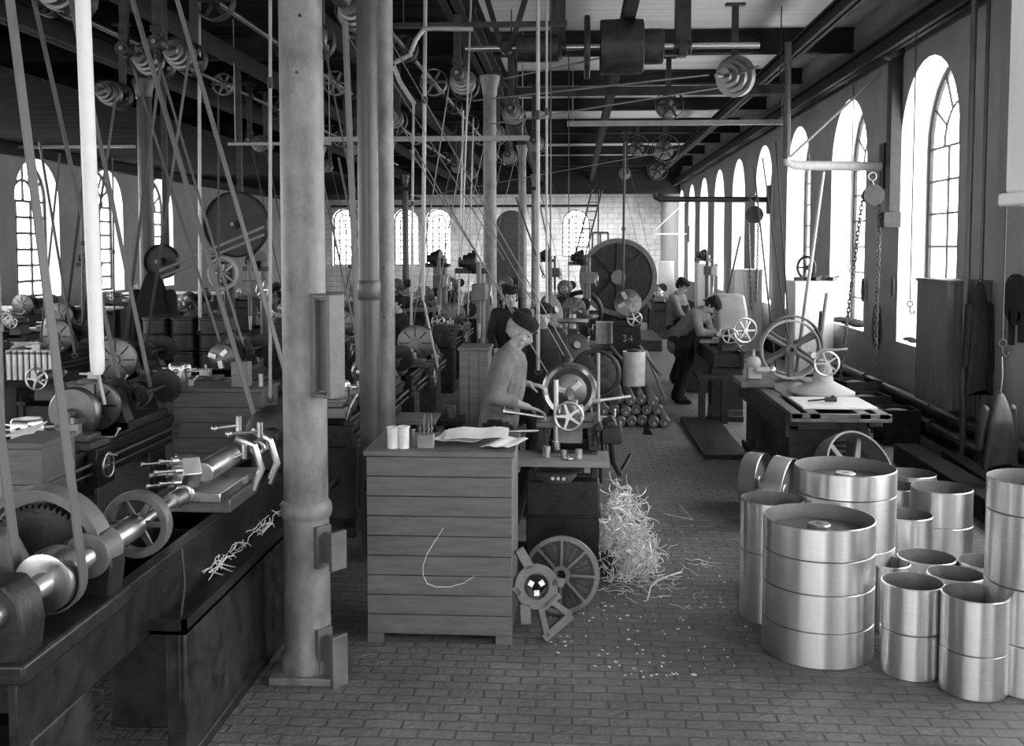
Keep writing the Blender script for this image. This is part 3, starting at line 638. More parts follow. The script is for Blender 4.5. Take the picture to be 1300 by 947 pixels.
obj('spindle', B().rev([(.03,0),(.042,.0),(.042,.72),(.048,.73),(.048,1.04),(.03,1.05),(.03,1.1)], YM((0,-.02,sz)), 26), 'steel', fl)
wr = B().rev([(.105,-.03),(.135,-.03),(.138,0),(.135,.03),(.105,.03)], YM((0,1.05,sz)), 44, True); wh = obj('front_wheel', wr, 'cast', fl, .003)
obj('spokes', B().spokes((0,1.05,sz),(0,1,0),.03,.11,6,.028,.02,.014), 'satin', wh); obj('hub', B().cyl((0,1.0,sz),(0,1.1,sz),.036,n=20), 'steel', wh)
obj('main_shaft', B().cyl((0,1.05,sz),(0,1.55,sz-.0),.022,n=16).cyl((0,1.4,sz),(0,1.5,sz),.04,n=16), 'steel', fl)
# turret carriage further along
b = B(); b.bb((-.36,1.98,hb),(.06,2.42,hb+.07)); obj('turret_saddle', b, 'cast', fl, .008)
b = B().bb((-.22,1.9,hb+.07),(.04,2.5,hb+.12)); b.rev([(.05,0),(.055,.02),(.055,.42),(.04,.44)], YM((-.08,2.0,sz)), 24); obj('ram', b, 'steel', fl, .006)
b = B().tube([(.06,2.35,hb+.03),(.1,2.37,hb+.14),(.06,2.38,hb+.26),(-.04,2.38,hb+.3)], .02); b.tube([(.1,2.5,hb+.03),(.14,2.52,hb+.14),(.1,2.53,hb+.26),(.0,2.53,hb+.32)], .02); obj('curved_arms', b, 'steel', fl)
tq = obj('turret_drum', B().rev([(.03,0),(.085,.005),(.09,.02),(.09,.09),(.085,.1),(.05,.11)], frame((-.11,2.0,sz+.01),(-.75,-.65,.05)), 6), 'steel', fl, .004)
dd = V((-.75,-.65,.05)).normalized(); mm = frame((-.11,2.0,sz+.01), dd)
for k in range(6):
    a = PI/3*k+.3; p0 = mm @ V((.062*math.cos(a), .062*math.sin(a), .1)); l = (.09,.05,.12,.07,.1,.06)[k]
    obj('tool_holder', B().cyl(p0,p0+dd*.035,.018,n=12).cyl(p0+dd*.035,p0+dd*(.035+l),.008,n=8).cyl(p0+dd*(.03+l),p0+dd*(.045+l),.013,n=8), 'steel', tq)
for (x0,y0,x1,y1) in ((272,544,303,540),(290,551,330,548),(262,597,310,575),(236,596,262,596)):
    p0, p1 = fl_(x0,y0,5.2), fl_(x1,y1,5.3); obj('lever', B().cyl(p0,p1,.009,n=8).sph(p0,.016).cyl(p1-V((0,0,.03)),p1+V((0,0,.05)),.016,n=10), 'steel', fl)
b = B().rev([(.04,-.02),(.15,0),(.18,.03),(.18,.07),(.17,.075)], YM((-.02,2.98,sz)), 40); b.cyl((-.02,2.85,sz),(-.02,3.2,sz),.06,n=20); fp = obj('driving_disc', b, 'iron', fl)
obj('disc_pulley', B().rev([(.09,0),(.12,.005),(.12,.12),(.09,.125)], YM((-.02,3.08,sz)), 32), 'satin', fl)
obj('end_bearing', B().bb((-.14,2.95,hb),(.1,3.35,sz-.03)).cyl((-.02,3.2,sz),(-.02,3.4,sz),.07,n=20), 'iron', fl, .01)
for y in (1.55, 2.62, 2.7): obj('end_ring', B().tor((0,y,sz),(0,1,0),.035,.012,24,8), 'steel', fl)
obj('front_tray', B().bb((-.75,.0,.6),(.0,.25,.62)).bb((-.7,.0,0),(-.05,.24,.6)), 'black', fl, .006)
obj('oil_pipe', B().tube([(.1,1.25,sz-.16),(.13,1.2,sz-.3),(.12,1.15,sz-.5),(.12,1.15,.3)], .006), 'iron', fl)
pz = [fl_(x,y,5.0) for x,y in ((234,702),(238,700),(238,716))]
# chips in the tray
b = B()
for i in range(70):
    x, y = random.uniform(-.1,.05), random.uniform(1.6,3.0); a = random.uniform(.9,2.2); l = random.uniform(.1,.22)
    b.tube([(x+SX+l*k/5*math.cos(a)+.01*math.sin(k*2), y+2.95+l*k/5*math.sin(a), .625+.028*math.sin(k*.9+i)+.03) for k in range(6)], .0028, 4)
one('steel_turnings', b, 'swarf', 'curled bright turnings lying in the chip tray of the foreground lathe', 'metal turnings', kind='stuff')
# belts of the foreground lathe
p = at(15, 330, 3.32); tX = SX+(p.x-SX)*((4.1-SZ)/(p.z-SZ))
countershaft('countershaft above the left foreground lathe', tX, 3.3, 4.1, rs=(.1,.1,.1,.1))
belt_loop('wide grey belt slanting down to the pulley of the left foreground lathe', (SX, 3.31, SZ), .104, (tX, 3.31, 4.1), .103, .052)
p = at(262, 130, 6.1); DX = SX-.02; tX = DX+(p.x-.13-DX)*((4.1-SZ)/(p.z-SZ))
countershaft('countershaft whose slanting belt passes left of the thick grey column', tX, 6.1, 4.1, rs=(.12,.12,.12,.12))
belt_loop('long slanting belt left of the thick grey column', (DX, 6.09, SZ), .122, (tX, 6.09, 4.1), .122, .075)
# second lathe at left
q = at(165, 495, 7.3); q0 = at(95, 515, 6.7)
l2 = lathe('lathe', 'lathe with two round discs on its spindle, left of the wooden bench cabinet', 'lathe', (q.x-.06, 5.65, 0), 2.1, face=.17, turret=True, base='black', paint='iron')
l2.location.z = 0
b = B().rev([(.05,0),(.16,.0),(.175,.02),(.175,.05),(.15,.07),(.05,.09)], YM((0,.9,1.1)), 40); b.cyl((0,.8,1.1),(0,1.3,1.1),.035,n=18); obj('chuck_disc', b, 'satin', l2)
cs_for('the lathe with two discs at left', l2.location.x, 7.55, -.6)
for X, Y, lab in ((-4.5,8.3,'lathe at the far left edge behind the steel sleeves bench'), (-6.4,10.8,'left side lathe beside the sheet of pale benches')):
    dup(A, (X, Y, 0), 0, lab); cs_for('the ' + lab, X, Y+1.85, .5, m='beltdark')
# ------------------------------------------------------------------ turned pulley drums on the right
def drum(label, X, Y, z, r, h, group='turned steel pulleys standing on the floor', hub=True, axis=None, m='drum', dish=.16):
    t = thing('steel_pulley', label, 'pulley', (X, Y, z), group=group)
    th = .008; T_ = Matrix() if axis is None else frame((0,0,0), axis) @ Matrix.Translation((0,0,-h/2))
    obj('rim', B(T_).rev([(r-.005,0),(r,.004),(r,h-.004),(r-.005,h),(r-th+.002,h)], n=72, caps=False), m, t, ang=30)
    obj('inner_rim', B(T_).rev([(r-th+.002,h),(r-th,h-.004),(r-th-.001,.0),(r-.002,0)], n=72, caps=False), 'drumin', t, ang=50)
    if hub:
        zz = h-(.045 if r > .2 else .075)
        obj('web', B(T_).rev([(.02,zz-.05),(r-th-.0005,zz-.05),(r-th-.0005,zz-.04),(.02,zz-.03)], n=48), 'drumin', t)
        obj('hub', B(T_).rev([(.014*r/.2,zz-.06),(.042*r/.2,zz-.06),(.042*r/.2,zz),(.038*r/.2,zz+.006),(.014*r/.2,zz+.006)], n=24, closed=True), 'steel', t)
    return t
def stack(X, Y, r, hs, labs, z0=0, jit=.003):
    z = z0
    for h, l in zip(hs, labs):
        drum(l, X+random.uniform(-jit,jit), Y+random.uniform(-jit,jit), z, r, h-.0015, hub=(l is labs[-1] or h > .3)); z += h
q = at(1040, 655, 5.6); zt = q.z
stack(q.x, 5.6, .296, [.19,.20,zt-.19-.20-.17,.17], ['bottom pulley of the large front stack at the right','second pulley from the floor in the large front stack','third pulley from the floor in the large front stack, wide band','top pulley of the large front stack with its hub showing'])
q = at(1067, 591, 6.25); zt = q.z
stack(q.x+.03, 6.25, .298, [.2,.22,zt-.2-.22-.15,.15], ['bottom pulley of the tall stack behind the front one','second pulley of the tall stack behind the front one','third pulley of the tall rear stack, below its top ring','top ring of the tall stack standing behind the front one'])
def small(x, y, Y, r, hs, names): 
    q = at(x, y, Y); zt = q.z; s = zt-sum(hs); stack(q.x, Y, r, [s]+hs, names)
small(980, 632, 6.1, .185, [.3], ['lower pulley of the stack peeping out left behind the front stack','upper pulley peeping out left behind the large front stack'])
small(1158, 737, 5.33, .155, [.24], ['lower half of the narrow stack just right of the large front stack','narrow pulley with sloping highlight just right of the front stack'])
small(1238, 752, 5.12, .158, [.27], ['lower pulley of the narrow stack at the front right corner','upper pulley of the narrow stack at the front right corner'])
small(1177, 706, 6.05, .165, [.25], ['lower pulley of the pair behind the two narrow front stacks','shallow looking open pulley left behind the two narrow front stacks'])
small(1214, 727, 5.53, .148, [.25], ['lower pulley wedged between the two narrow front stacks','open pulley wedged between and behind the two narrow front stacks'])
small(1254, 712, 5.95, .16, [.25], ['lower pulley left of the tallest stack at the right edge','open pulley left of the tallest stack at the right edge'])
small(1129, 713, 5.95, .12, [.25], ['lower small pulley squeezed beside the large front stack','small dark open pulley squeezed beside the large front stack'])
small(1150, 652, 6.75, .168, [.3], ['lower pulley of the stack right of the tall rear stack','open pulley right of the tall rear stack, bright band outside'])
small(1196, 618, 7.05, .2, [.24], ['lower dark pulley of the wide stack near the right wall','wide open pulley with a seam below, near the right wall'])
small(1139, 616, 7.4, .165, [.3], ['lower pulley of the pair behind the upright disc','pulley partly hidden behind the big upright disc'])
small(1156, 600, 8.0, .19, [.3], ['lower pulley of the rearmost stack','rearmost open pulley of the right group'])
q = at(1314, 606, 5.2)
stack(q.x, 5.2, .22, [q.z-.16-.36-.28,.28,.36,.16], ['bottom pulley of the tallest stack at the right edge','second pulley of the tallest stack at the right edge','long pulley of the tallest stack at the right edge','top ring of the tallest stack at the right edge'])
for x, Y, r, lab, ax in ((961, 8.6, .24, 'pulley standing on edge, leftmost of the two behind the stacks', (1,-.6,.05)), (992, 8.15, .27, 'pulley standing on edge beside the leftmost upright one', (1,-.55,-.08))):
    q = at(x, 600, Y); drum(lab, q.x, Y, r+.002, r, .15, group='pulleys standing on edge', axis=ax)
q = at(1085, 612, 6.98)
t = thing('large_pulley', 'big thin-rimmed spoked pulley leaning behind the tall stack', 'pulley', (q.x, 6.98, q.z+.04))
ax = V((.5,-.8,.45)).normalized(); m_ = frame((0,0,0), ax)
obj('rim', B(m_).rev([(.285,-.07),(.30,-.07),(.302,0),(.30,.07),(.285,.07)], n=72, closed=True), 'cast', t, ang=50)
obj('spokes', B().spokes((0,0,0), ax, .04, .29, 6, .05,.035,.02), 'cast', t); obj('hub', B().cyl(-ax*.1, ax*.1, .05, n=20), 'cast', t)
q0 = q; stack(q.x+.02, 6.98, .17, [.23,.23], ['bottom dark pulley under the leaning spoked pulley','upper dark pulley carrying the leaning spoked pulley'])
# ------------------------------------------------------------------ wheel casting, flanged plate, turnings beside the main lathe
q = at(713, 738, 5.98)
t = thing('cast_wheel', 'ribbed cast wheel leaning against the lathe pedestal', 'wheel', (q.x, 6.05, .238))
ax = V((-.12,-1,.22)).normalized()
obj('rim', B(frame((0,0,0), ax)).rev([(.20,-.035),(.226,-.035),(.23,0),(.226,.035),(.20,.035)], n=60, closed=True), 'cast', t, ang=40)
obj('disc', B(frame((0,0,-.0), ax)).rev([(.05,-.012),(.2,-.012),(.2,.006),(.05,.006)], n=48, closed=True), 'iron', t)
obj('ribs', B().spokes(ax*.014, ax, .05, .2, 8, .016,.016,.04), 'cast', t)
b = B(); m_ = frame(ax*.012, ax)
for k in range(8):
    for j in (-.22,.22): b.add([V(p) for p in ((.09,-.008,-.002),(.18,-.014,-.002),(.18,.014,-.002),(.09,.008,-.002),(.09,-.008,.004),(.18,-.014,.004),(.18,.014,.004),(.09,.008,.004))], [(0,3,2,1),(4,5,6,7),(0,1,5,4),(1,2,6,5),(2,3,7,6),(3,0,4,7)], m_ @ Matrix.Rotation(PI/4*k+.393+j*.5,4,'Z'))
obj('slots', b, 'black', t); obj('hub', B(frame((0,0,0), ax)).rev([(.03,-.04),(.055,-.04),(.055,.045),(.03,.045)], n=28, closed=True), 'cast', t)
# flanged casting leaning against the wheel
zc = .0; q = at(688, 775, 5.62)
t = thing('flanged_casting', 'star-shaped casting with a big round hole and bright edges leaning by the cabinet', 'casting', (q.x, 5.64, 0))
m_ = Matrix.Translation((0,0,.27)) @ Euler((-.25,.0,.25)).to_matrix().to_4x4() @ Matrix(((1,0,0,0),(0,0,1,0),(0,1,0,0),(0,0,0,1)))
b = B(m_); R0, R1 = .085, .125
b.rev([(.07,0),(.125,0),(.125,.05),(.07,.05)], Matrix.Translation((-.03,.03,0)), 44, True)
def arm(b, x0, y0, x1, y1, w, h):
    d = V((x1-x0, y1-y0)).normalized(); n = V((-d.y, d.x))*w/2
    b.prism([(x0-n.x,y0-n.y),(x1-n.x,y1-n.y),(x1+n.x,y1+n.y),(x0+n.x,y0+n.y)], h)
arm(b, -.06,.13,-.12,.24,.055,.05); arm(b, -.10,-.06,-.10,-.17,.06,.05); arm(b, .06,.05,.13,.04,.05,.05); arm(b,-.13,.02,-.155,.0,.06,.05)
for a in ((-.01,-.09,.02,-.25),(.06,-.06,.16,-.14)): arm(b, *a, .035, .05)
arm(b, .0,-.255,.165,-.135,.045,.05); arm(b, .0,-.09,.10,-.02,.04,.05)
obj('plate', b, 'cast', t, .003)
b = B(m_); 
for k in range(3): a = 2*PI*k/3+.5; arm(b, -.03+.02*math.cos(a), .03+.02*math.sin(a), -.03+.05*math.cos(a), .03+.05*math.sin(a), .03, .02)
obj('core_clamps', b, 'steel', t)
# heap of turnings
q = atz(800, 725, 0); hx, hy = q.x-.04, q.y+.05; b = B()
for i in range(950):
    a = random.uniform(0, 2*PI); rr = random.random()**.6; x, y = hx+.23*rr*math.cos(a), hy+.3*rr*math.sin(a)
    hh = .60*(1-rr**1.6)+.03; z = random.uniform(.01, hh); l = random.uniform(.06,.2); p = V((x,y,z)); d = V((random.gauss(0,1), random.gauss(0,1), random.gauss(0,.9))).normalized(); e = V((random.gauss(0,1), random.gauss(0,1), random.gauss(0,1))); pts = [p]
    for k in range(6):
        d = (d+e.cross(d)*.35).normalized(); p = p+d*l/6; p.z = max(.004, p.z); p.x = max(p.x, hx-.27); pts.append(p.copy())
    b.tube(pts, .003, 3)
for i in range(60):
    x, y = hx+random.gauss(.15,.25), hy+random.gauss(-.1,.35); p = V((x,y,.005)); a = random.uniform(0,6.28); pts = [p]
    for k in range(6): a += random.gauss(0,.4); p = p+V((math.cos(a),math.sin(a),0))*.03; p.z = .005+.012*abs(math.sin(k)); pts.append(p.copy())
    b.tube(pts, .0022, 3)
b.tube([atz(x, y, z) for x, y, z in ((842,652,.12),(880,660,.1),(862,640,.15))], .003, 4)
one('steel_turnings', b, 'swarf', 'tangled heap of pale metal turnings on the floor right of the main lathe', 'metal turnings', kind='stuff')
b = B().tube([atz(x,y,.006) for x,y in ((822,762),(826,745),(838,735),(858,728),(866,726))], .005, 6); one('turning_curl', b, 'swarf', 'single long curl of metal lying alone on the floor below the heap', 'metal turning')
b = B()
for i in range(260):
    q = atz(random.gauss(820,80), random.uniform(640,860), .002); q = V((q.x, q.y, 0)); s = random.uniform(.003,.011)
    if q.x < -.2 or q.x > 1.0: continue
    b.box((q.x,q.y,.003),(s*2,s,.004),(0,0,random.random()*3))
one('floor_chips', b, 'swarf', 'scattered pale chips on the paved floor between cabinet and pulley stacks', 'metal chips', kind='stuff')
q = atz(757, 735, 0); one('iron_block', B().box((0,0,.07),(.2,.24,.14)), 'black', 'dark square iron block on the floor beside the turnings', 'block', (q.x+.03, 6.85, 0), bev=.008)
# ------------------------------------------------------------------ stack of rollers in the aisle
def roller(label, X, Y, z, r, L, dy=0):
    t = thing('roller', label, 'roller', (X, Y, z), dy, group='turned rollers piled in the aisle')
    obj('body', B().rev([(r-.006,0),(r,.006),(r,L),(r-.006,L+.004)], YM((0,0,0)), 28), 'satin', t)
    obj('boss', B().rev([(r*.5,-.012),(r*.5,.0)], YM((0,0,0)), 20), 'cast', t); obj('axle', B().cyl((0,-.09,0),(0,L+.07,0),r*.22,n=12), 'steel', t); return t
q0 = at(760, 522, 12.6); q1 = at(845, 522, 12.6); r = .098; n = 7; sp = (q1.x-q0.x-.02)/(n-1); r = min(r, sp/2-.001)
pos = ['far left','second from left','third from left','middle','third from right','second from right','far right']
for lv, cnt in enumerate((7,6,4)):
    for i in range(cnt):
        x = q0.x+sp*(i+.5*lv+(1 if lv == 2 else 0)); roller('roller in the %s row of the aisle pile, %s' % (('bottom','middle','top')[lv], pos[i] if cnt == 7 else 'number %d from the left' % (i+1)), x, 12.55+random.uniform(-.1,.12)+.1*lv, r+.002+lv*r*1.735, r, 1.5)
for k, (x0,y0,x1,y1) in enumerate(((820,450,846,512),(812,440,838,490),(776,440,800,470))):
    a = at(x0,y0,15.3); c = at(x1,y1,12.9+.3*k); b = B().cyl((a.x,a.y,max(a.z,.65)),(c.x,c.y,max(c.z,.06+.5*(k>0))),.022,n=12); one('steel_bar', b, 'steel', ('long bright bar sloping down right of the roller pile','bright bar lying over the roller pile behind the white drum','short bright bar left of the white drum')[k], 'bar')
q = at(805, 490, 13.3); can('white_drum', q.x, 13.35, q.z, .145, at(805,447,13.3).z-q.z, 'stained white drum standing on the roller pile', 'drum', lid='black')
q = at(767, 436, 16.2); can('white_drum', q.x, 16.2, q.z, .13, at(767,409,16.2).z-q.z, 'dripped white can on the bench beyond the roller pile', 'drum')
# machine with number plate and the giant faceplate lathe
q = at(797, 460, 15.6)
t = thing('machine_block', 'tapered dark machine stand numbered 34 with a chuck on top', 'machine', (q.x, 15.7, 0))
zt = at(797,406,15.7).z
b = B(); b.prism([(-.24,0),(.24,0),(.2,zt-.15),(.17,zt),(-.17,zt),(-.2,zt-.15)], .45, Matrix(((1,0,0,0),(0,0,1,0),(0,1,0,0),(0,0,0,1)))); b.bb((-.28,-.04,0),(.28,.5,.08)); b.bb((-.2,-.03,zt-.1),(.2,.4,zt)); obj('stand', b, 'iron', t, .012)
obj('chuck', B().rev([(.05,0),(.2,0),(.21,.03),(.21,.1),(.05,.14)], frame((-.0,.1,zt+.24),(0,-1,.25)), 36), 'satin', t)
for k in range(4): a = PI/2*k+.5; obj('jaw', B(frame((0,.0,zt+.27),(0,-1,.25)) @ Matrix.Rotation(a,4,'Z')).bb((.05,-.03,-.03),(.17,.03,.04)), 'steel', t)
obj('head', B().bb((-.12,.2,zt),(.12,.55,zt+.38)).cyl((0,.1,zt+.24),(0,.7,zt+.24),.09,n=20), 'cast', t, .02)
b = B().wheel((.1,-.06,zt+.02),(0,1,0),.12,.012,5,.02); obj('handwheel', b, 'steel', t)
S = {'3': [[(0,1),(.6,1),(.25,.6),(.6,.3),(.35,0),(0,.1)]], '4': [[(.5,0),(.5,1),(0,.35),(.7,.35)]], '1':[[(0,.8),(.2,1),(.2,0)]], 'W':[[(0,1),(.2,0),(.4,.7),(.6,0),(.8,1)]], '8':[[(.3,.5),(.05,.75),(.3,1),(.55,.75),(.3,.5),(.0,.25),(.3,0),(.6,.25),(.3,.5)]]}
def writing(txt, p, h, parent, r=.004, m='chalk', name='numerals'):
    b = B(); x = 0
    for ch in txt:
        for st in S[ch]: b.tube([V((p[0]+(x+u)*h, p[1], p[2]+v*h)) for u, v in st], r, 5)
        x += .95
    return obj(name, b, m, parent)
writing('34', (-.07, -.006, zt-.33), .09, t, .006)
q = at(237, 716, 4.2); 
q = at(785, 352, 22.5)
t = thing('giant_faceplate_lathe', 'giant perforated faceplate wheel towering at the end of the aisle', 'lathe', (q.x, 22.6, 0)); R = .845; H = q.z
obj('rim', B().rev([(R-.1,-.06),(R,-.06),(R+.01,.0),(R,.1),(R-.1,.1)], YM((0,0,H)), 72, True), 'cast', t)
db = B().rev([(.1,.0),(R-.1,.0),(R-.1,.05),(.1,.05)], YM((0,0,H)), 64, True)
obj('ribs', B().spokes((0,-.03,H),(0,1,0),.15,R-.1,8,.1,.06,.06), 'iron', t)
for k in range(24):
    for rr in (.35,.5,.62,.7):
        if (k*3+int(rr*10)) % 4: a = 2*PI*k/24+rr; db.cyl((rr*math.cos(a),.01,H+rr*math.sin(a)),(rr*math.cos(a),-.022,H+rr*math.sin(a)),.016,n=8)
obj('disc', db, 'iron', t); obj('hub', B().cyl((0,-.16,H),(0,.5,H),.16,n=28), 'satin', t)
obj('headstock', B().bb((-.45,.2,0),(.45,1.6,H-.3)).bb((-.3,.25,H-.3),(.3,1.4,H+.2)), 'iron', t, .03)
obj('base', B().bb((-.9,-.9,0),(.9,1.8,.25)), 'iron', t, .02)
q = at(745, 372, 21.6); b = B().wheel((0,0,0),(0,1,0),.5,.05,6,.09,.06,.06); t = thing('dark_flywheel', 'dark flywheel in front of the giant faceplate, left side', 'flywheel', (q.x-.12, 20.6, 0))
obj('wheel', B().wheel((0,0,.9),(0,1,0),.45,.05,6,.09,.06,.06), 'black', t); obj('stand', B().bb((-.3,.08,0),(.3,.5,.8)), 'black', t, .02)
# ------------------------------------------------------------------ planing machine and spoked pulleys at the right
X0 = at(1003, 440, 11).x
t = thing('planing_machine', 'long low planing machine with slotted table, right of the aisle', 'planer', (2.25, 8.7, 0)); 
tz = .80
b = B().bb((-.42,.3,tz-.16),(-.3,2.9,tz-.05)); b.bb((.3,.3,tz-.16),(.42,2.9,tz-.05)); b.bb((-.42,.3,tz-.26),(-.38,2.9,tz-.16)); 
for k in range(6): b.bb((-.3,.35+.5*k,tz-.2),(.3,.42+.5*k,tz-.08))
obj('bed', b, 'iron', t, .006)
for y in (.45, 2.2): obj('leg', B().bb((-.36,y,0),(.36,y+.5,tz-.2)).bb((-.4,y-.04,0),(.4,y+.54,.07)), 'black', t, .015)
b = B()
for x in (-.37,-.22,.2,.36): b.bb((x-.045,.05,tz-.05),(x+.045,2.6,tz-.01))
b.bb((-.42,.05,tz-.08),(.42,.14,tz-.05)); b.bb((-.42,.05,tz-.05),(.42,.09,tz-.01)); b.bb((-.42,1.2,tz-.05),(.42,2.6,tz-.02)); obj('slotted_table', b, 'satin', t, .003)
for k in range(4): obj('table_screw', B().cyl((-.12-.05*k+.1,.3,tz-.28-.05*k),(.1,.3,tz-.28-.05*k),.02,n=12), 'iron', t)
b = B().bb((-.30,.22,tz-.008),(.32,.86,tz+.012)); 
one('drawing_board', b.__class__(b.m).bb((1.98,9.0,tz-.008),(2.62,9.62,tz+.012)), 'palewood', 'pale flat board lying on the slotted table of the planing machine', 'board', bev=.003)
q = atz(1048, 496, tz+.014); b = B().cyl((-.05,0,.03),(.05,0,.03),.022).tube([(-.05,0,.03),(-.12,.02,.02),(-.2,.0,.015)],.008).sph((.02,.0,.05),.02); one('iron_clamp', b, 'iron', 'small iron clamp lying on the pale flat board', 'clamp', (2.28, 9.25, tz+.0125))
q = at(1050, 462, 9.85)
t = thing('dividing_head', 'handwheel on a pale cone-shaped stand with a curved lever', 'machine head', (q.x, 10.0, tz-.008)); zz = q.z-(tz-.008)
obj('cone_base', B().rev([(.3,0),(.3,.02),(.2,.07),(.1,.12),(.07,zz-.02),(.05,zz+.02)], n=40), 'pale', t)
hw = obj('handwheel', B().wheel((0,-.14,zz),(0,1,0),.125,.011,5,.022,.02,.014), 'steel', t); obj('axle', B().cyl((0,-.17,zz),(0,.1,zz),.02), 'steel', t)
obj('lever', B().tube([(-.12,-.1,zz+.08),(-.02,-.1,zz+.13),(.1,-.1,zz+.13),(.2,-.1,zz+.14)],.012), 'steel', t); obj('lever_pivot', B().cyl((-.12,-.14,zz+.08),(-.12,-.02,zz+.08),.03), 'steel', t)
q = at(1003, 441, 11.1)
for k, (dx, dy, R, lab) in enumerate(((0,0,.315,'large spoked pulley, front one of the pair by the white cupboard'),(.07,.28,.33,'large spoked pulley, rear one of the pair by the white cupboard'))):
    t = thing('spoked_pulley', lab, 'pulley', (q.x+dx, 11.1+dy, tz-.008), group='spoked pulleys set upright on the planer')
    c = (0,0,R+.003); obj('rim', B(YM(c)).rev([(R-.016,-.07),(R,-.07),(R+.003,0),(R,.07),(R-.016,.07)], n=64, closed=True), 'pale' if k == 0 else 'cast', t, ang=40)
    s = B()
    for i in range(6):
        a = PI/3*i+.52; d = V((math.cos(a),0,math.sin(a))); s.tube([V(c)+d*.04, V(c)+d*.16, V(c)+d*(R-.01)], .02, 8, [.032,.022,.03])
    obj('spokes', s, 'cast', t); obj('hub', B(YM(c)).rev([(.028,-.08),(.06,-.08),(.06,.08),(.028,.08)], n=28, closed=True), 'cast', t)
b = B().bb((1.66,10.35,tz-.008),(2.0,10.9,tz+.05)); one('angle_plate', b, 'cast', 'pale iron angle plate on the planer left of the spoked pulleys', 'plate', bev=.006)
q = at(975, 450, 10.9); t = thing('pale_tool_head', 'pale lumpy tool head left of the large spoked pulleys', 'tool head', (1.83, 10.62, tz+.052))  # a tool head of no particular kind
obj('body', B().bb((-.07,-.08,0),(.07,.08,.12)).sph((0,0,.16),.075).cyl((.0,-.1,.1),(.16,-.1,.1),.03), 'pale', t, .015); obj('knob', B().sph((.17,-.1,.1),.04).cyl((0,0,.2),(0,0,.3),.015), 'steel', t)
# low dark floor plate
a = atz(893, 583, 0); c = atz(1000, 530, 0); one('floor_plate', B().bb((a.x, a.y, 0.001), (1.8, c.y-.35, .05)), 'black', 'low dark iron floor plate in front of the right lathe', 'plate', bev=.006)
a = atz(816, 552, 0); one('wedge', B().prism([(0,0),(.12,0),(.03,.14)], .04, Matrix(((1,0,0,0),(0,0,1,0),(0,1,0,0),(0,0,0,1)))), 'timber', 'small triangular wedge standing on the aisle floor', 'wedge', (a.x, a.y, 0.001))
# ------------------------------------------------------------------ right wall: cupboards, pipes, jib cranes, hoists
a = at(1197, 521, 10.35)
WX = 3.66
hc = plank_cabinet('wall_cupboard', 'dark boarded cupboard hung on the right wall by the nearest full window', 'cupboard', WX, XR-.02, 10.35, 11.25, at(1199,521,10.35).z, at(1197,356,10.35).z, 5, True, 'woodv')
hc.name = 'boarded_cupboard'
for x, xt, r, m_, lab, Y in ((1225, 1236, .03, 'darkcol', 'thick vertical service pipe in front of the boarded cupboard', 10.2), (1243, 1243, .02, 'darkcol', 'thin vertical service pipe right of the thick one', 10.28)):
    q = at(x+4, 300, Y); pipe_thing('service_pipe', (q.x, Y, .02), (q.x, Y, 5.4), r, m_, lab, 'pipe', ends=[.17,.85] if r > .025 else [.9])
def draped(name, pts, thick, m, label, cat, n=3):
    """thick hanging cloth from an outline in the YZ or XZ plane"""
    pass
def coat(X, Y, zt, h, w, label, rz=0, m='cloth', d=.1):
    b = B(); n = 20; k = 24; vs = []
    for i in range(n+1):
        v = i/n; ww = w*(.12+.5*min(1, v*3)**.6*.9 + .2*v); dd = d*(.35+.5*min(1, v*2.5)+.2*v)
        for j in range(k):
            a = 2*PI*j/k; f = 1+.13*math.sin(a*5+v*3)*min(1, v*3); vs.append((ww*.62*f*math.cos(a), dd*.6*f*math.sin(a)-dd*.1, -h*v-.03*math.cos(2*a)*v))
    fs = [(i*k+j, i*k+(j+1) % k, (i+1)*k+(j+1) % k, (i+1)*k+j) for i in range(n) for j in range(k)] + [tuple(range(k-1,-1,-1)), tuple(n*k+j for j in range(k))]
    b.add([V(p)+V((0,0,h)) for p in vs], fs); 
    t = thing('work_coat', label, 'coat', (X, Y, zt-h), rz); obj('body', b, m, t, ang=80)
    b = B(); b.cap((w*.38,0,h*.78),(w*.5,0,h*.2),w*.13,w*.1); obj('sleeve', b, m, t); b = B(); b.cap((-w*.38,0,h*.78),(-w*.48,0,h*.25),w*.13,w*.1); obj('sleeve', b, m, t)
    obj('loop', B().tor((0,0,h+.01),(0,1,0),.02,.004,16,6), m, t); return t
q = at(1246, 358, 10.1); coat(3.86, 10.05, q.z, at(1246,358,10.05).z-at(1246,498,10.05).z, .3, 'dark coat hanging beside the boarded cupboard', PI/2*.2)
q = at(1276, 380, 9.75); t = thing('wall_disc', 'dark round disc hung on the right wall above the hook', 'disc', (XR-.03, q.y, q.z-.23))
obj('disc', B().cyl((-.02,0,.23),(.02,0,.23),.235,n=40), 'timber', t); obj('strap', B().bb((-.02,-.16,-.16),(.02,-.1,.12)).bb((-.02,.06,-.2),(.02,.1,.12)), 'timber', t); obj('peg', B().cyl((-.05,0,.42),(.03,0,.42),.012), 'iron', t)
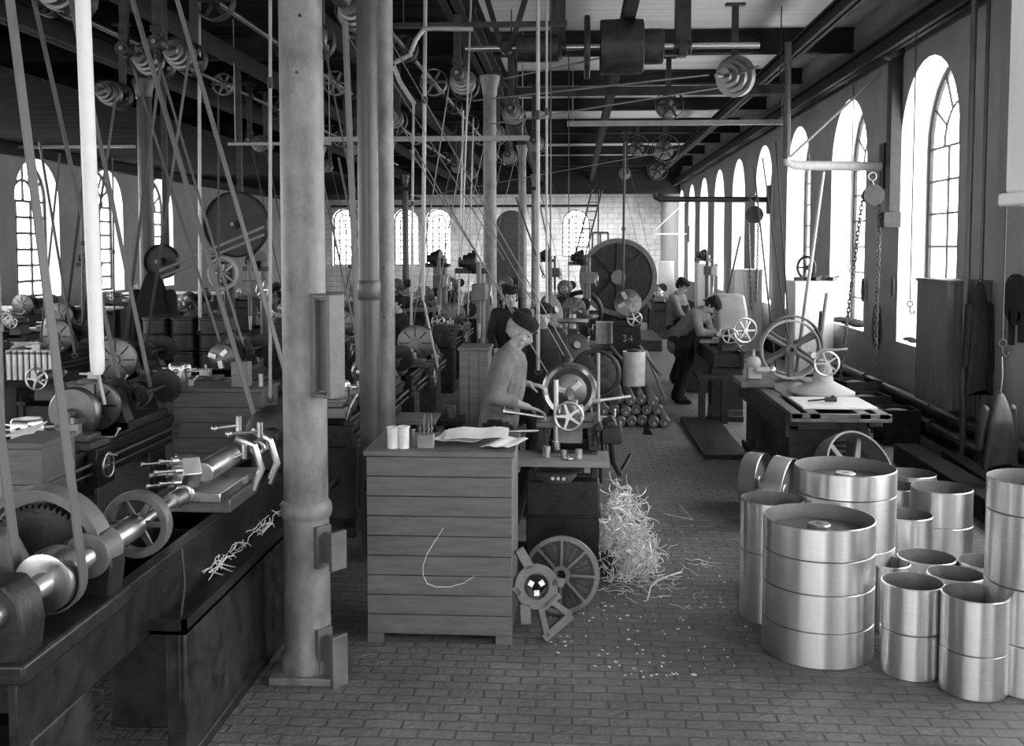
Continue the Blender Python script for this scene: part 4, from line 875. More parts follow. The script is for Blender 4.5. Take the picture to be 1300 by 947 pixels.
# ropes with hooks
def rope_hook(x, y0z, y1, Y, label, hookz, bag=False, cat='rope', r=.007, z0=4.6):
    q = at(x, y1, Y); t = thing('hook_rope', label, cat, (q.x, Y, q.z)); obj('rope', B().cyl((0,0,.12),(0,0,z0-q.z),r,n=8), 'iron', t)
    obj('hook', B().tor((0,0,.08),(0,1,0),.03,.007,20,6).tube([(0,0,.05),(0,0,0),(.02,0,-.03),(.045,0,-.02),(.05,0,.01)],.008), 'iron', t); return q
q = rope_hook(1272, 0, 448, 8.7, 'rope with an iron hook hanging near the right edge', 0)
b = B().tube([(q.x,8.7,q.z-.03),(q.x+.01,8.7,q.z-.18),(q.x,8.7,q.z-.33)],.006).tor((q.x,8.7,q.z-.37),(0,1,0),.035,.008,4,6); one('iron_link', b, 'satin', 'long iron link hanging from the hook near the right edge', 'link')
z1 = at(1268, 500, 8.7).z; coat(q.x-.02, 8.7, z1, z1-at(1268,590,8.7).z, .34, 'black leather apron bag hanging from the link near the right edge', .3, 'leather', .16).name = 'leather_bag'
rope_hook(1155, 0, 395, 11.6, 'thin rope with a hook hanging in front of the nearest full window', 0)
rope_hook(1079, 0, 345, 15.6, 'thin rope with a bent hook in front of the second window', 0)
for x, y, h, Y, lab in ((1134, 365, .3, 13.9, 'pointed dark leather pouch on the pier between two windows'), (1112, 415, .62, 14.6, 'long dark spindle-shaped pad leaning on the window pier'), (1096, 368, .35, 17.4, 'small dark pad hanging beside the third window')):
    q = atx(x, y, XR-.05); b = B().sph((0,0,h/2), h/2, .12, .35, 1, 14); one('wall_pad', b, 'leather', lab, 'pad', (XR-.06, q.y, q.z-h/2))
# white cupboards between the windows
for x, y0, y1, Y, w, lab in ((1010, 357, 472, 16.2, .6, 'tall white cupboard on the right with odds and ends on top'), (933, 342, 402, 21.9, .58, 'second white cupboard along the right wall, past the gear cover'), (886, 335, 380, 28.6, .55, 'narrow pale cupboard beyond the two bending men'), (836, 332, 362, 40, .6, 'pale cupboard at the far right corner of the hall')):
    q = at(x, y0, Y); c = plank_cabinet('white_cupboard', lab, 'cupboard', q.x, q.x+w, Y, Y+.7, 0, q.z, 3, True, 'palewood'); c['group'] = 'white cupboards between the windows'
q = at(1025, 356, 16.4)
t = thing('iron_pulley', 'small dark wheel standing on the nearest white cupboard', 'wheel', (q.x-.0, 16.5, q.z+.001)); obj('rim', B().tor((0,0,.2),(1,.8,0),.17,.022,32,8), 'iron', t); obj('spokes', B().spokes((0,0,.2),(1,.8,0),.0,.17,5,.03,.02,.02), 'iron', t)
for k in range(5): one('iron_scrap', B().box((0,0,.03),(.14,.09,.06),(0,0,k)).cyl((.02,0,.05),(.1,.03,.07),.02), 'iron', 'lump of scrap iron on the nearest white cupboard, %s' % ('leftmost','second from left','middle one','second from right','rightmost')[k], 'scrap', (3.5+.13*k+.0, 16.35+.05*(k % 2), at(1010,357,16.2).z+.001), group='scrap on the white cupboard')
for k, (x, y, s) in enumerate(((1064,420,.1),(1078,414,.12),(1086,411,.09),(1148,446,.07),(1156,446,.05))):
    q = atx(x, y, XR+.12); one('dirty_rag', B().sph((0,0,s*.4), s, 1.5, 1.2, .42, 8).sph((s,s*.5,s*.3), s*.6, 1, 1, .5, 6), 'cloth', ('dark bundle at the left of the second window sill','largest dark bundle on the second window sill','small dark bundle at the right of the second window sill','dark lump on the sill of the nearest full window','tiny lump at the right of the nearest full window sill')[k], 'rag', (XR+.16, q.y, 1.003))
# planks and poles leaning at the piers
for k, (x0,y0,x1,y1,Y,r,m_,lab) in enumerate(((1045,218,1021,396,15.9,.03,'rod','long pale pole leaning between the second and third windows'),(1050,372,1034,480,15.6,.03,'board','grey plank leaning against the nearest white cupboard'),(1042,395,1036,470,15.5,.02,'timber','dark lath leaning against the nearest white cupboard'),(957,210,985,470,14.2,.012,'beltdark','dark slanting strap beside the fourth window'),(985,180,1003,440,14.0,.012,'beltdark','dark strap slanting down behind the spoked pulleys'),(968,200,1000,430,14.6,.01,'iron','thin slanting cable behind the spoked pulleys'),(940,300,920,390,20,.02,'iron','dark leaning rod near the second white cupboard'))):
    a, c = at(x0,y0,Y), at(x1,y1,Y)
    if k < 3: c = a+(c-a)*((a.z-.01)/(a.z-c.z))
    t = thing('leaning_pole' if k < 3 else 'hanging_strap', lab, 'pole' if k < 3 else 'strap', (c.x,Y,c.z)); obj('pole' if k < 3 else 'strap', B().cyl((0,0,0), a-c, r, n=10), m_, t)
# jib cranes
def jib(label, Yw, Xe, z, th, m, post=None, tie=True, knee='rod'):
    t = thing('jib_crane', label, 'crane', (XR, Yw, z)); L = XR-Xe
    if th > .06: b = B().tube([(-.06,0,0),(-L+.1,0,.02),(-L,0,.06),(-L-.02,0,.15)], th*.62, 12, [th*.62,th*.62,th*.55,th*.45])
    else: b = B().bb((-L,-.03,-th/2),(-.02,.03,th/2))
    obj('arm', b, m, t); obj('wall_bracket', B().bb((-.08,-.1,-.3),(.0,.1,.3)).cyl((-.06,-.0,-.25),(-.06,0,.25),.03), 'iron', t)
    if tie: obj('tie_rod', B().cyl((-L,0,.1),(-.1,0,L*.95),.018,n=10), knee, t)
    if post: obj('hanging_post', B().cyl((-L-.02,0,.1),(-L-.02,0,post-z),.05,.045,n=16), 'darkcol', t)
    return t
q = at(1000, 210, 13.9); jib('light painted jib crane arm in front of the second and third windows', 13.9, q.x, q.z-.02, .10, 'palewood', 4.9)
q = at(832, 254, 22.0); jib('dark long jib crane arm crossing the distant windows', 22.0, q.x, q.z, .1, 'iron', None, False)
q = at(830, 297, 37.5); jib('thin white jib crane far back on the right', 37.5, q.x, q.z, .05, 'white', None, True, 'white')
b = B().bb((XR-.12,13.3,2.5),(XR-.02,13.5,4.62)); b.bb((XR-.2,13.25,2.45),(XR-.0,13.55,2.62)); 
t = thing('wall_strut', 'dark upright iron strut bolted between the two nearest windows', 'strut', (XR,13.4,2.45)); obj('upright', B().bb((-.14,-.09,.15),(-.0,.09,2.2)), 'black', t, .005); obj('foot', B().bb((-.22,-.14,0),(0,.14,.2)), 'iron', t, .01); obj('top_bearing', B().sph((-.08,0,2.2),.16,1,1,.6), 'black', t)
def link_chain(b, a, c, l=.06, r=.006, sag=0):
    a, c = V(a), V(c); n = max(2, int((c-a).length/(l*.72)))
    for i in range(n):
        p = a.lerp(c, (i+.5)/n)+V((0,0,-sag*4*(i/n)*(1-i/n))); d = (c-a).normalized(); s = Matrix.Rotation(PI/2*(i % 2), 4, d); u = s @ V((1,0,0)) if abs(d.z) > .7 else s @ V((0,0,1))
        m = Matrix((u.normalized(), d, u.cross(d).normalized())).transposed().to_4x4(); m.translation = p
        k = 8; R = l*.26
        pts = [(R*math.cos(2*PI*j/10), (l*.25 if 0 < j % 10 < 5 else (-l*.25 if 5 < j % 10 else 0))+R*math.sin(2*PI*j/10), 0) for j in range(11)]
        b.add([], []); bb = B(m); bb.tube(pts, r, 4); b.add(bb.v, bb.f)
    return b
def hoist(label, X, Y, z, zl, sc=1.0, dx=-.14, r=.009, sp=.11):
    t = thing('chain_hoist', label, 'hoist', (X, Y, z))
    obj('top_hook', B().tor((0,0,.12*sc),(0,1,0),.05*sc,.014*sc,20,8).tube([(0,0,.07*sc),(.02,0,.02),(0,0,-.03)],.014*sc), 'satin', t)
    obj('sheave_block', B().cyl((0,-.06*sc,-.12*sc),(0,.06*sc,-.12*sc),.11*sc,n=24).bb((-.05*sc,-.08*sc,-.22*sc),(.05*sc,.08*sc,.0)), 'iron', t, .004)
    obj('chain_wheel', B().rev([(.02,-.02),(.13*sc,-.02),(.11*sc,0),(.13*sc,.02),(.02,.02)], YM((0,-.1*sc,-.12*sc)), 28), 'iron', t)
    b = link_chain(B(), (-sp,0,-.14), (-sp+dx,0,zl-z), .075, r); obj('chain', b, 'satin', t)
    b = link_chain(B(), (sp,0,-.14), (sp-.02,0,zl-z+.15), .075, r); obj('chain', b, 'satin', t); return t
q = at(1117, 236, 13.0); hoist('chain hoist with two long chains hanging from the light jib arm', q.x, 13.35, q.z+.02, .5, 1.0, -.24)
q = at(976, 262, 21.6); hoist('chain hoist hanging from the dark long jib arm', q.x-.28, 21.8, q.z, .9, 1.4, .1, .011)
q = at(1118, 20, 12.8)
# large pale duct at the upper right edge
q = at(1275, 262, 3.3); t = thing('pale_duct', 'broad pale duct hanging at the upper right edge of the picture', 'duct', (q.x+.2, 3.1, q.z))
obj('duct', B().bb((-.2,-.16,.04),(.25,.2,5.445-q.z)), 'white', t, .01); obj('lip', B().bb((-.215,-.175,0),(.265,.215,.04)), 'white', t, .006)
obj('ring', B().tor((-.08,-.05,-.06),(.3,1,0),.055,.012,28,8), 'white', t)
# steam pipes low on the right wall
for z, y0, y1, lab in ((.44, 5, 15.9, 'upper long heating pipe low along the right wall'), (.24, 5, 15.9, 'lower long heating pipe low along the right wall')):
    t = thing('heating_pipe', lab, 'pipe', (XR-.18, y0, z), group='heating pipes along the wall'); obj('pipe', B().cyl((0,0,0),(0,y1-y0,0),.055,n=18), 'darkcol', t)
    b = B()
    for k in range(4): b.bb((-.02,1+2.6*k,-.07),(.13,1.06+2.6*k,-.05)); b.cyl((0,1.2+2.6*k,0),(0,1.26+2.6*k,0),.075,n=16)
    obj('flange', b, 'darkcol', t)
one('timber_beam', B().bb((3.25,6.6,0),(3.5,10.6,.2)), 'timber', 'dark sooty beam lying on the floor along the right wall', 'beam', bev=.01)
one('timber_beam', B().box((3.62,8.6,.1),(.16,3.4,.18),(0,0,-.05)), 'timber', 'second dark beam lying between the floor beam and heating pipes', 'beam', bev=.01)
for k, (X, Y, s) in enumerate(((3.6,11.3,.3),(3.4,12.1,.35),(3.65,13.0,.32),(3.3,13.6,.3))):
    pass
labs = ('nearest of the dark crates below the right windows','second dark crate below the right windows','third dark crate below the right windows','farthest dark crate below the right windows')
for k, (X, Y, s) in enumerate(((3.62,11.7,.4),(3.5,12.5,.44),(3.62,13.4,.5),(3.45,14.4,.42))):
    t = thing('wooden_crate', labs[k], 'crate', (X,Y,.001), .1*k, 'dark crates under the windows'); b = B()
    for i in range(3): b.bb((-s/2,-s/2,s*i/3),(s/2,-s/2+.02,s*(i+1)/3-.006)); b.bb((-s/2,s/2-.02,s*i/3),(s/2,s/2,s*(i+1)/3-.006)); b.bb((-s/2,-s/2+.021,s*i/3),(-s/2+.02,s/2-.021,s*(i+1)/3-.006)); b.bb((s/2-.02,-s/2+.021,s*i/3),(s/2,s/2-.021,s*(i+1)/3-.006))
    obj('slats', b, 'timber', t); obj('contents', B().sph((0,0,s*.8),s*.42,1,1,.4), 'iron', t)
# ------------------------------------------------------------------ left side: sleeves, drums, coat, spoked wheel, benches
def bench(label, x0, x1, y0, y1, z, m='board', legm='timber'):
    t = thing('workbench', label, 'workbench', ((x0+x1)/2, (y0+y1)/2, 0), group='workbenches'); w, d = x1-x0, y1-y0
    obj('top', B().bb((-w/2,-d/2,z-.05),(w/2,d/2,z)), m, t, .006); 
    for sx in (-1,1):
        for sy in (-1,1): obj('leg', B().bb((sx*(w/2-.1)-.04,sy*(d/2-.08)-.04,0),(sx*(w/2-.1)+.04,sy*(d/2-.08)+.04,z-.05)), legm, t)
    obj('shelf', B().bb((-w/2+.05,-d/2+.04,.22),(w/2-.05,d/2-.04,.26)), legm, t); return t
a = at(2, 482, 10.0); bz = a.z; bench('dark workbench carrying the rows of bright sleeves at the left edge', -6.4, -4.98+.05, 9.8, 10.6, bz, 'timber')
first = None
for j in range(2):
    for i in range(9):
        x = at(12+7.6*i, 482, 10.0+.12*j).x; lab = 'bright steel sleeve in the %s row on the left bench, %s' % (('front','rear')[j], ('first from left','second from left','third from left','fourth from left','in the middle','fourth from right','third from right','second from right','rightmost')[i])
        if first is None:
            first = thing('steel_sleeve', lab, 'sleeve', (x, 10.0, bz+.001), group='steel sleeves on the left bench'); hh = at(10,446,10).z-bz; obj('tube', B().rev([(.016,0),(.026,0),(.026,hh),(.016,hh)], n=20, closed=True), 'steel', first); obj('collar', B().rev([(.026,hh-.03),(.03,hh-.025),(.03,hh-.01),(.026,hh-.005)], n=20), 'satin', first)
        else: dup(first, (x, 10.0+.12*j, bz+.001), 0, lab)
# stacked dark drums
zb = at(230, 487, 12.3).z; X1 = at(200, 450, 12.3).x; X2 = at(235, 450, 12.3).x; X3 = at(262, 450, 12.3).x
bench('low dark bench under the stacked dark drums', X1-.35, X3+.35, 11.95, 12.95, zb, 'timber')
r_ = (X2-X1)/2-.004; hh = (at(230,402,12.3).z-zb)/2
for i, X in enumerate((X1, X2, X2+2*r_+.008)):
    for j in range(2):
        for k in range(2):
            t = thing('ribbed_drum', 'dark ribbed drum, %s column, %s, %s' % (('left','middle','right')[i], ('lower','upper')[k], ('front row','back row')[j]), 'drum', (X, 12.3+j*(2*r_+.01), zb+.001+k*(hh+.001)), group='stacked dark drums')
            obj('body', B().rev([(r_-.02,0),(r_,.01),(r_,.03),(r_-.012,.04),(r_-.012,hh/2-.015),(r_,hh/2),(r_-.012,hh/2+.015),(r_-.012,hh-.04),(r_,hh-.03),(r_,hh-.01),(r_-.02,hh)], n=32), 'iron', t); obj('lid', B().rev([(r_*.8,0),(r_*.78,.0005),(0,.0008)], Matrix.Translation((0,0,hh)), 24), 'satin', t)
q = at(190, 345, 13.3); coat(q.x, 13.4, q.z, q.z-at(190,480,13.3).z, .62, 'dark hanging cloak beside the dark column, left of the drums', 0, 'cloth', .3)
q = at(283, 347, 12.9); t = thing('pulley_stand', 'pale spoked wheel high up in the left middle of the hall', 'wheel', (q.x, 12.9, q.z))
obj('rim', B().tor((0,0,0),(0.15,1,0),.2,.018,40,8).tor((0,.05,0),(0.15,1,0),.165,.012,36,6), 'pale', t); obj('spokes', B().spokes((0,0,0),(.15,1,0),.02,.19,5,.03,.02,.016), 'pale', t); obj('hub', B().cyl((0,-.06,0),(0,.3,0),.035), 'satin', t)
obj('stand', B().bb((-.05,.2,-q.z),(.05,.28,.06)), 'iron', t); obj('lamp_bulb', B().sph((.03,-.08,-.1),.05,1,1,1.2), 'satin', t)
b = B(); 
for k, ((x0,y0,x1,y1),lab) in enumerate((((198,346,335,288),'upper long inclined bar in the left middle of the hall'),((200,354,335,298),'lower long inclined bar in the left middle of the hall'))):
    a, c = at(x0,y0,13.9), at(x1,y1,13.9); one('inclined_bar', B().cyl(a, c, .02, n=10), 'rod', lab, 'bar')
for x, y, Y, r, lab in ((205, 332, 15.1, .26, 'large dark pulley above the drums on the left'), (300, 285, 15.4, .5, 'large dark pulley high behind the spoked wheel')):
    q = at(x, y, Y); t = thing('overhead_pulley', lab, 'pulley', (q.x, Y, q.z)); rimpulley(pb := B(), (0,0,0), (0,1,0), r, .16, 6, .06, .02); obj('wheel', pb, 'black', t); obj('web', B().rev([(.05,-.01),(r-.02,-.01),(r-.02,.01),(.05,.01)], YM((0,0,0)), 40, True), 'black', t); hanger(t, 0, .2, 0, 5.15-q.z); obj('shaft', B().cyl((0,-.2,0),(0,.4,0),.03), 'satin', t)
c_ = plank_cabinet('wooden_cabinet', 'grey wooden cabinet behind the foreground turret, left of the thick column', 'cabinet', at(220,493,8.0).x, at(332,493,8.0).x, 8.0, 8.45, 0, at(270,493,8.0).z, 8)
for k, (x, h, w_, lab) in enumerate(((307, .2, .07, 'upright wooden block on the grey wooden cabinet'), (331, .1, .03, 'small metal cylinder on the right of the grey wooden cabinet'), (243, .05, .03, 'pale knob at the left of the grey wooden cabinet top'))):
    q = at(x, 490, 8.15); b = B().bb((-w_,-w_*.7,0),(w_,w_*.7,h)) if k == 0 else B().cyl((0,0,0),(0,0,h),w_*.7,n=14); one(('wood_block','metal_cylinder','pale_knob')[k], b, ('board','steel','pale')[k], lab, ('block','cylinder','knob')[k], (q.x, 8.15, c_.location.z+at(270,493,8.0).z+.001))  # the third piece is a pale turned knob
c_ = plank_cabinet('wooden_locker', 'grey upright locker behind the man at the main lathe', 'locker', at(583,440,9.0).x, at(620,440,9.0).x, 9.0, 9.4, 0, at(590,441,9.0).z, 3, True, 'wood')
c_ = plank_cabinet('small_cabinet', 'small dark cabinet at the left edge with a white paper on it', 'cabinet', at(4,560,5.0).x, at(52,560,5.0).x, 5.0, 5.35, 0, at(28,562,5.0).z, 6)
q = at(20, 552, 5.1); b = B(); b.add([(-.1,-.02,.0),(.1,-.06,.03),(.12,.05,.075),(-.08,.08,.01),(-.1,-.02,.003),(.1,-.06,.033),(.12,.05,.078),(-.08,.08,.013)], [(0,3,2,1),(4,5,6,7),(0,1,5,4),(1,2,6,5),(2,3,7,6),(3,0,4,7)]); one('paper_sheet', b, 'paper', 'rolled white paper on the small dark cabinet at the left edge', 'paper', (q.x, 5.15, at(28,562,5.0).z+.001))
for x0, x1, y, Y, lab in ((-12.5,-9.5,0,16.3,'long pale bench under the first left windows'),(-12.4,-9.6,0,20.3,'long pale bench under the second left window'),(-12.5,-9.8,0,27.5,'long pale bench under the third left window'),(-9.6,-7.0,0,12.2,'pale bench in the left middle ground')):
    bench(lab, x0, x1, Y, Y+.9, .95, 'palewood'); 
    t = thing('bench_vise', 'iron vise on the '+lab, 'vise', (x1-.4, Y+.15, .951), group='vises on the benches'); obj('jaws', B().bb((-.08,-.06,0),(.08,.0,.14)).bb((-.08,-.14,.02),(.08,-.09,.14)), 'iron', t, .006); obj('screw', B().cyl((0,-.3,.07),(0,0,.07),.014), 'steel', t); obj('handle', B().cyl((-.1,-.28,.07),(.1,-.28,.07),.008), 'steel', t)
bench('low bench between the thick pipes and the locker', at(500,530,8.3).x, at(552,530,8.3).x, 8.3, 8.65, at(520,532,8.3).z, 'board')
q = at(572, 520, 8.6); can('steel_bucket', q.x, 8.6, at(572,530,8.6).z, .045, .1, 'small bright pot left of the man, near the locker', 'pot', 'satin'); 
bench('dark low stand under the small bright pot', q.x-.1, q.x+.12, 8.45, 8.75, at(572,530,8.6).z-.001, 'timber')
# left edge pole with hook
q = at(3, 640, 4.4); pipe_thing('standing_pipe', (q.x, 4.4, 0), (q.x, 4.4, 5.3), .022, 'column', 'thin grey pole running full height at the left edge', 'pipe')
q = at(12, 404, 4.4); t = thing('ring_bolt', 'pale ring clamped to the grey pole at the left edge', 'ring', (q.x, 4.38, q.z)); obj('ring', B().tor((0,0,0),(0.3,1,0),.025,.007,20,6), 'rod', t); obj('stem', B().cyl((-.03,0,0),(-.06,0,.0),.008), 'rod', t)
# big white hanging pole
a, c = at(105, 0, 4.6), at(124, 470, 4.6); d = (a-c); a2 = c+d*1.2; t = thing('hanging_pole', 'bright white thick pole hanging from the ceiling at left', 'pole', tuple(c)); obj('pole', B().rev([(.02,-.02),(.031,.0),(.033,.05),(.034,d.length*1.35)], frame((0,0,0), d), 24), 'white', t); obj('tail_rod', B().cyl((0,0,0),(.03,0,-.16),.008), 'rod', t)
# vertical shifter rods and single strands, image x top / bottom
rods = [(343,0,343,505,7.4,.013,'rod','pale upright rod just left of the thick grey column'),(437,0,456,470,8.2,.026,'belt','pale wide strap between the thick column and the pipe pair'),(540,0,537,378,10.2,.020,'rod','pale rod hanging right of the pipe pair'),(537,378,556,468,10.2,.012,'rod','short pale rod slanting to the faceplate'),
 (598,0,586,330,11,.010,'rod','thin strand left of the second column, bowed'),(683,0,683,470,9.3,.017,'rod','bright straight rod right of the man\'s cap'),(694,30,694,405,10.4,.012,'rod','thin upright rod beside the bright straight rod'),(699,60,699,405,10.6,.008,'darkcol','thin dark rod right of the two bright rods'),
 (722,0,722,440,16,.008,'iron','hair-thin wire right of the rods'),(525,130,522,420,12.6,.016,'rod','grey rod behind the pale hanging rod'),(588,140,582,400,14,.014,'rod','grey strand left of the second column'),(601,150,594,400,14.2,.010,'rod','second grey strand left of the second column'),
 (253,90,254,420,12.2,.022,'rod','pale upright strap left of the long slanting belt'),(277,120,278,440,12.6,.012,'iron','thin dark upright rod beside the pale strap'),(143,200,146,470,13.2,.010,'iron','thin dark upright rod in front of the second left window'),(104,180,106,470,13.8,.02,'darkcol','grey upright rod just left of the white pole'),
 (50,180,95,450,9.2,.014,'beltdark','dark strand slanting across the first left window'),(76,195,52,430,9.6,.010,'beltdark','thin dark strand crossing the first left window'),(793,180,790,430,17,.02,'iron','dark rod hanging in front of the giant faceplate'),(760,240,759,330,30,.02,'iron','far dark rod left of the giant faceplate'),
 (663,150,700,330,18,.012,'beltdark','dark slanting strand behind the slim column'),(430,200,470,400,12,.014,'beltdark','dark slanting strand behind the pipe pair'),(655,250,690,350,22,.02,'beltdark','far slanting strand right of the second column')]
for x0,y0,x1,y1,Y,r,m_,lab in rods:
    a, c = at(x0,y0,Y), at(x1,y1,Y); 
    if y0 < 60 or a.z > 4.2: k = (5.2-c.z)/(a.z-c.z); a = c+(a-c)*k
    flat = 'strap' in lab or 'strand' in lab; t = thing('hanging_strap' if flat else 'hanging_rod', lab, 'strap' if flat else 'rod', tuple(c))
    obj('strap' if flat else 'rod', B().cyl((0,0,0), a-c, r, n=4 if flat and r > .012 else 10), m_, t)
    if not flat: obj('clamp', B().cyl((a-c)*.55, (a-c)*.57, r*1.6, n=10), 'iron', t)
    obj('end_eye', B().tor((0,0,-.01), (0,1,0), r*1.2+.008, r*.4+.002, 14, 6), 'iron', t)
for x0,y0,x1,y1,Y0_,Y1_,lab in ((490,90,640,330,9.5,9.5,'long slanting belt strand above the man, upper one'),(520,190,700,470,9.9,9.9,'long slanting belt strand ending near the man\'s hands'),(600,250,716,452,9.0,9.0,'slanting belt strand ending above the main lathe')):
    a, c = at(x0,y0,Y0_), at(x1,y1,Y1_); b = B(); d = (c-a); L = d.length; m_ = frame(a, d, (0,1,0)); b.add([V(p) for p in ((-.003,-.03,0),(.003,-.03,0),(.003,.03,0),(-.003,.03,0),(-.003,-.03,L),(.003,-.03,L),(.003,.03,L),(-.003,.03,L))], [(0,3,2,1),(4,5,6,7),(0,1,5,4),(1,2,6,5),(2,3,7,6),(3,0,4,7)], m_); one('belt_strand', b, 'belt', lab, 'belt')
# ------------------------------------------------------------------ overhead shafting
t = thing('line_shaft', 'cross shaft with broad dark drums above the aisle', 'line shaft', (0, 12.1, 4.52))
obj('shaft', B().cyl((-1.3,0,0),(2.1,0,0),.035,n=18), 'steel', t)
for x, r, w_, m_ in ((.52,.31,.5,'iron'),(.12,.36,.07,'iron'),(.85,.2,.3,'iron'),(-.45,.16,.5,'iron')): obj('drum_pulley', B().rev([(.04,-w_/2),(r-.02,-w_/2),(r,-w_/2+.01),(r+.005,0),(r,w_/2-.01),(r-.02,w_/2),(.04,w_/2)], frame((x,0,0),(1,0,0)), 48), m_, t)
for x in (-.22, 1.22): b = B().bb((x-.09,-.08,.0),(x+.09,.08,.62)).bb((x-.05,-.1,-.12),(x+.05,.1,.1)).cyl((x-.1,0,0),(x+.1,0,0),.1,n=20); obj('hanger', b, 'black', t, .01)
hv = hanger(t, -.82, 0, 0, .62, 'hanger', 'black', True)
q = at(930, 95, 12.3); t = thing('bright_step_pulley', 'bright ribbed step pulley under the ceiling at the right', 'pulley', (q.x, 12.5, q.z))
obj('steps', B().rev(cone_profile((.09,.145,.2,.25), .085), frame((-.1,-.15,0),(.75,1,.12)), 40), 'satin', t); obj('shaft', B().cyl((.32,.41,.05),(-.2,-.28,-.02),.025), 'satin', t)
hanger(t, .09, .25, 0, 5.15-q.z); obj('shifter', B().cyl((.3,-.2,.1),(-.02,-.25,-.03),.010), 'iron', t)
for x, y, Y, r, lab in ((850, 133, 16.0, .22, 'dark pulley deeper under the ceiling, left of the bright step pulley'),(845, 188, 22.5, .3, 'far dark pulley above the long jib arm'),(810, 185, 24, .25, 'far dark pulley above the giant faceplate'),(835,215,30,.3,'farthest dark pulley over the aisle')):
    q = at(x, y, Y); t = thing('overhead_pulley', lab, 'pulley', (q.x, Y, q.z)); obj('rim', rimpulley(B(), (0,0,0), (0,1,0), r, .14, 6), 'iron', t); hanger(t, 0, .2, 0, 5.15-q.z); obj('shaft', B().cyl((0,-.3,0),(0,.6,0),.028), 'satin', t); obj('cone_pulley', B().rev(cone_profile((r*.4,r*.55,r*.7), .08), YM((0,.3,0)), 28), 'satin', t)
# belts that run under the ceiling from the cross line
for x0,y0,x1,y1,Y,w_,lab in ((600,128,900,95,12.4,.09,'wide dark belt stretched under the ceiling to the bright step pulley'),(620,158,935,108,13.3,.08,'second belt under the ceiling, below the bright step pulley'),(640,100,770,72,12.0,.06,'short pale belt running to the broad drums'),(560,245,860,190,20,.1,'far belt crossing under the ceiling')):
    a, c = at(x0,y0,Y), at(x1,y1,Y); d = c-a; L = d.length; b = B(); m_ = frame(a, d, (0,0,1)); b.add([V(p) for p in ((-w_/2,-.004,0),(w_/2,-.004,0),(w_/2,.004,0),(-w_/2,.004,0),(-w_/2,-.004,L),(w_/2,-.004,L),(w_/2,.004,L),(-w_/2,.004,L))], [(0,3,2,1),(4,5,6,7),(0,1,5,4),(1,2,6,5),(2,3,7,6),(3,0,4,7)], m_); one('belt_strand', b, 'belt', lab, 'belt')
# shifter bars and cross rails
for x0,x1,y,Y,h,m_,lab in ((410,672,177,15.2,.07,'rod','long pale shifter bar crossing below the ceiling at centre'),(720,1000,157,18.8,.09,'rod','pale horizontal bar below the ceiling right of centre'),(0,172,187,22.5,.06,'rod','pale horizontal rail in front of the left windows'),(440,840,240,33,.12,'timber','dark horizontal rail over the far windows'),(290,420,183,14.5,.04,'rod','short pale bar left of the thick column'),(500,720,33,10.6,.05,'iron','dark rod under the ceiling near the pipe pair'),(640,1000,117,14.2,.12,'timber','dark timber crossing below the broad drums'),(420,760,262,40,.1,'iron','far iron rail across the hall')):
    a, c = at(x0,y,Y), at(x1,y,Y); one('cross_bar', B().bb((a.x,Y-.03,a.z-h/2),(c.x,Y+.03,a.z+h/2)).cyl((a.x+.1,Y,a.z),(a.x+.1,Y,5.44),.008,n=6).cyl((c.x-.1,Y,a.z),(c.x-.1,Y,5.44 if c.x > -7 else 4.6),.008,n=6), m_, lab, 'bar')
b = B().tube([at(x,y,9.2) for x,y in ((500,80),(520,70),(528,50),(538,37),(552,36),(600,37))], .022, 12); one('bent_pipe', b, 'rod', 'curved pale pipe bending away from the top of the pipe pair', 'pipe')
b = B().tube([at(x,y,9.2) for x,y in ((500,84),(508,104),(518,120),(526,132))], .02, 12); one('bent_pipe', b, 'rod', 'short curved pipe branching downward below the bent pale pipe', 'pipe')
# ladder in front of the end window
a0, a1 = at(729, 330, 36), at(752, 240, 36); t = thing('ladder', 'ladder leaning before the end wall window', 'ladder', (a0.x, 36, a0.z))
d = a1-a0; 
for s in (0, .35): obj('rail', B().cyl(V((s,0,0)), d+V((s,0,0)), .03, n=8), 'iron', t)
for k in range(8): p = d*(k+.5)/8; obj('rung', B().cyl(p, p+V((.35,0,0)), .02, n=6), 'iron', t)
# drill presses and clutter in the middle ground
def drill(label, X, Y, sc=1.0):
    t = thing('drill_press', label, 'drill press', (X,Y,0), group='drill presses')
    obj('base', B().bb((-.22,-.35,0),(.22,.25,.07)), 'iron', t, .01); obj('pillar', B().cyl((0,.1,.05),(0,.1,2.0*sc),.06,n=20), 'cast', t)
    obj('table', B().cyl((0,-.12,.85),(0,-.12,.89),.2,n=32).bb((-.05,-.1,.78),(.05,.15,.85)), 'satin', t); obj('head', B().bb((-.09,-.3,1.5*sc),(.09,.15,1.72*sc)).cyl((0,-.22,1.2*sc),(0,-.22,2.0*sc),.03), 'cast', t, .01)
    obj('feed_wheel', B().wheel((.16,-.15,1.58*sc),(1,0,0),.14,.01,5,.02), 'steel', t); obj('cone_pulley', B().rev(cone_profile((.07,.1,.13,.16),.06), frame((-.3,.1,2.0*sc),(1,0,0)), 28), 'iron', t); obj('top_bracket', B().bb((-.35,.04,1.85*sc),(.1,.16,1.92*sc)), 'iron', t)
    obj('spindle', B().cyl((0,-.22,1.0*sc),(0,-.22,1.25*sc),.018,.028), 'steel', t); return t
d0 = drill('drill press behind the locker and the cap of the man', at(610,380,13.6).x, 13.6)
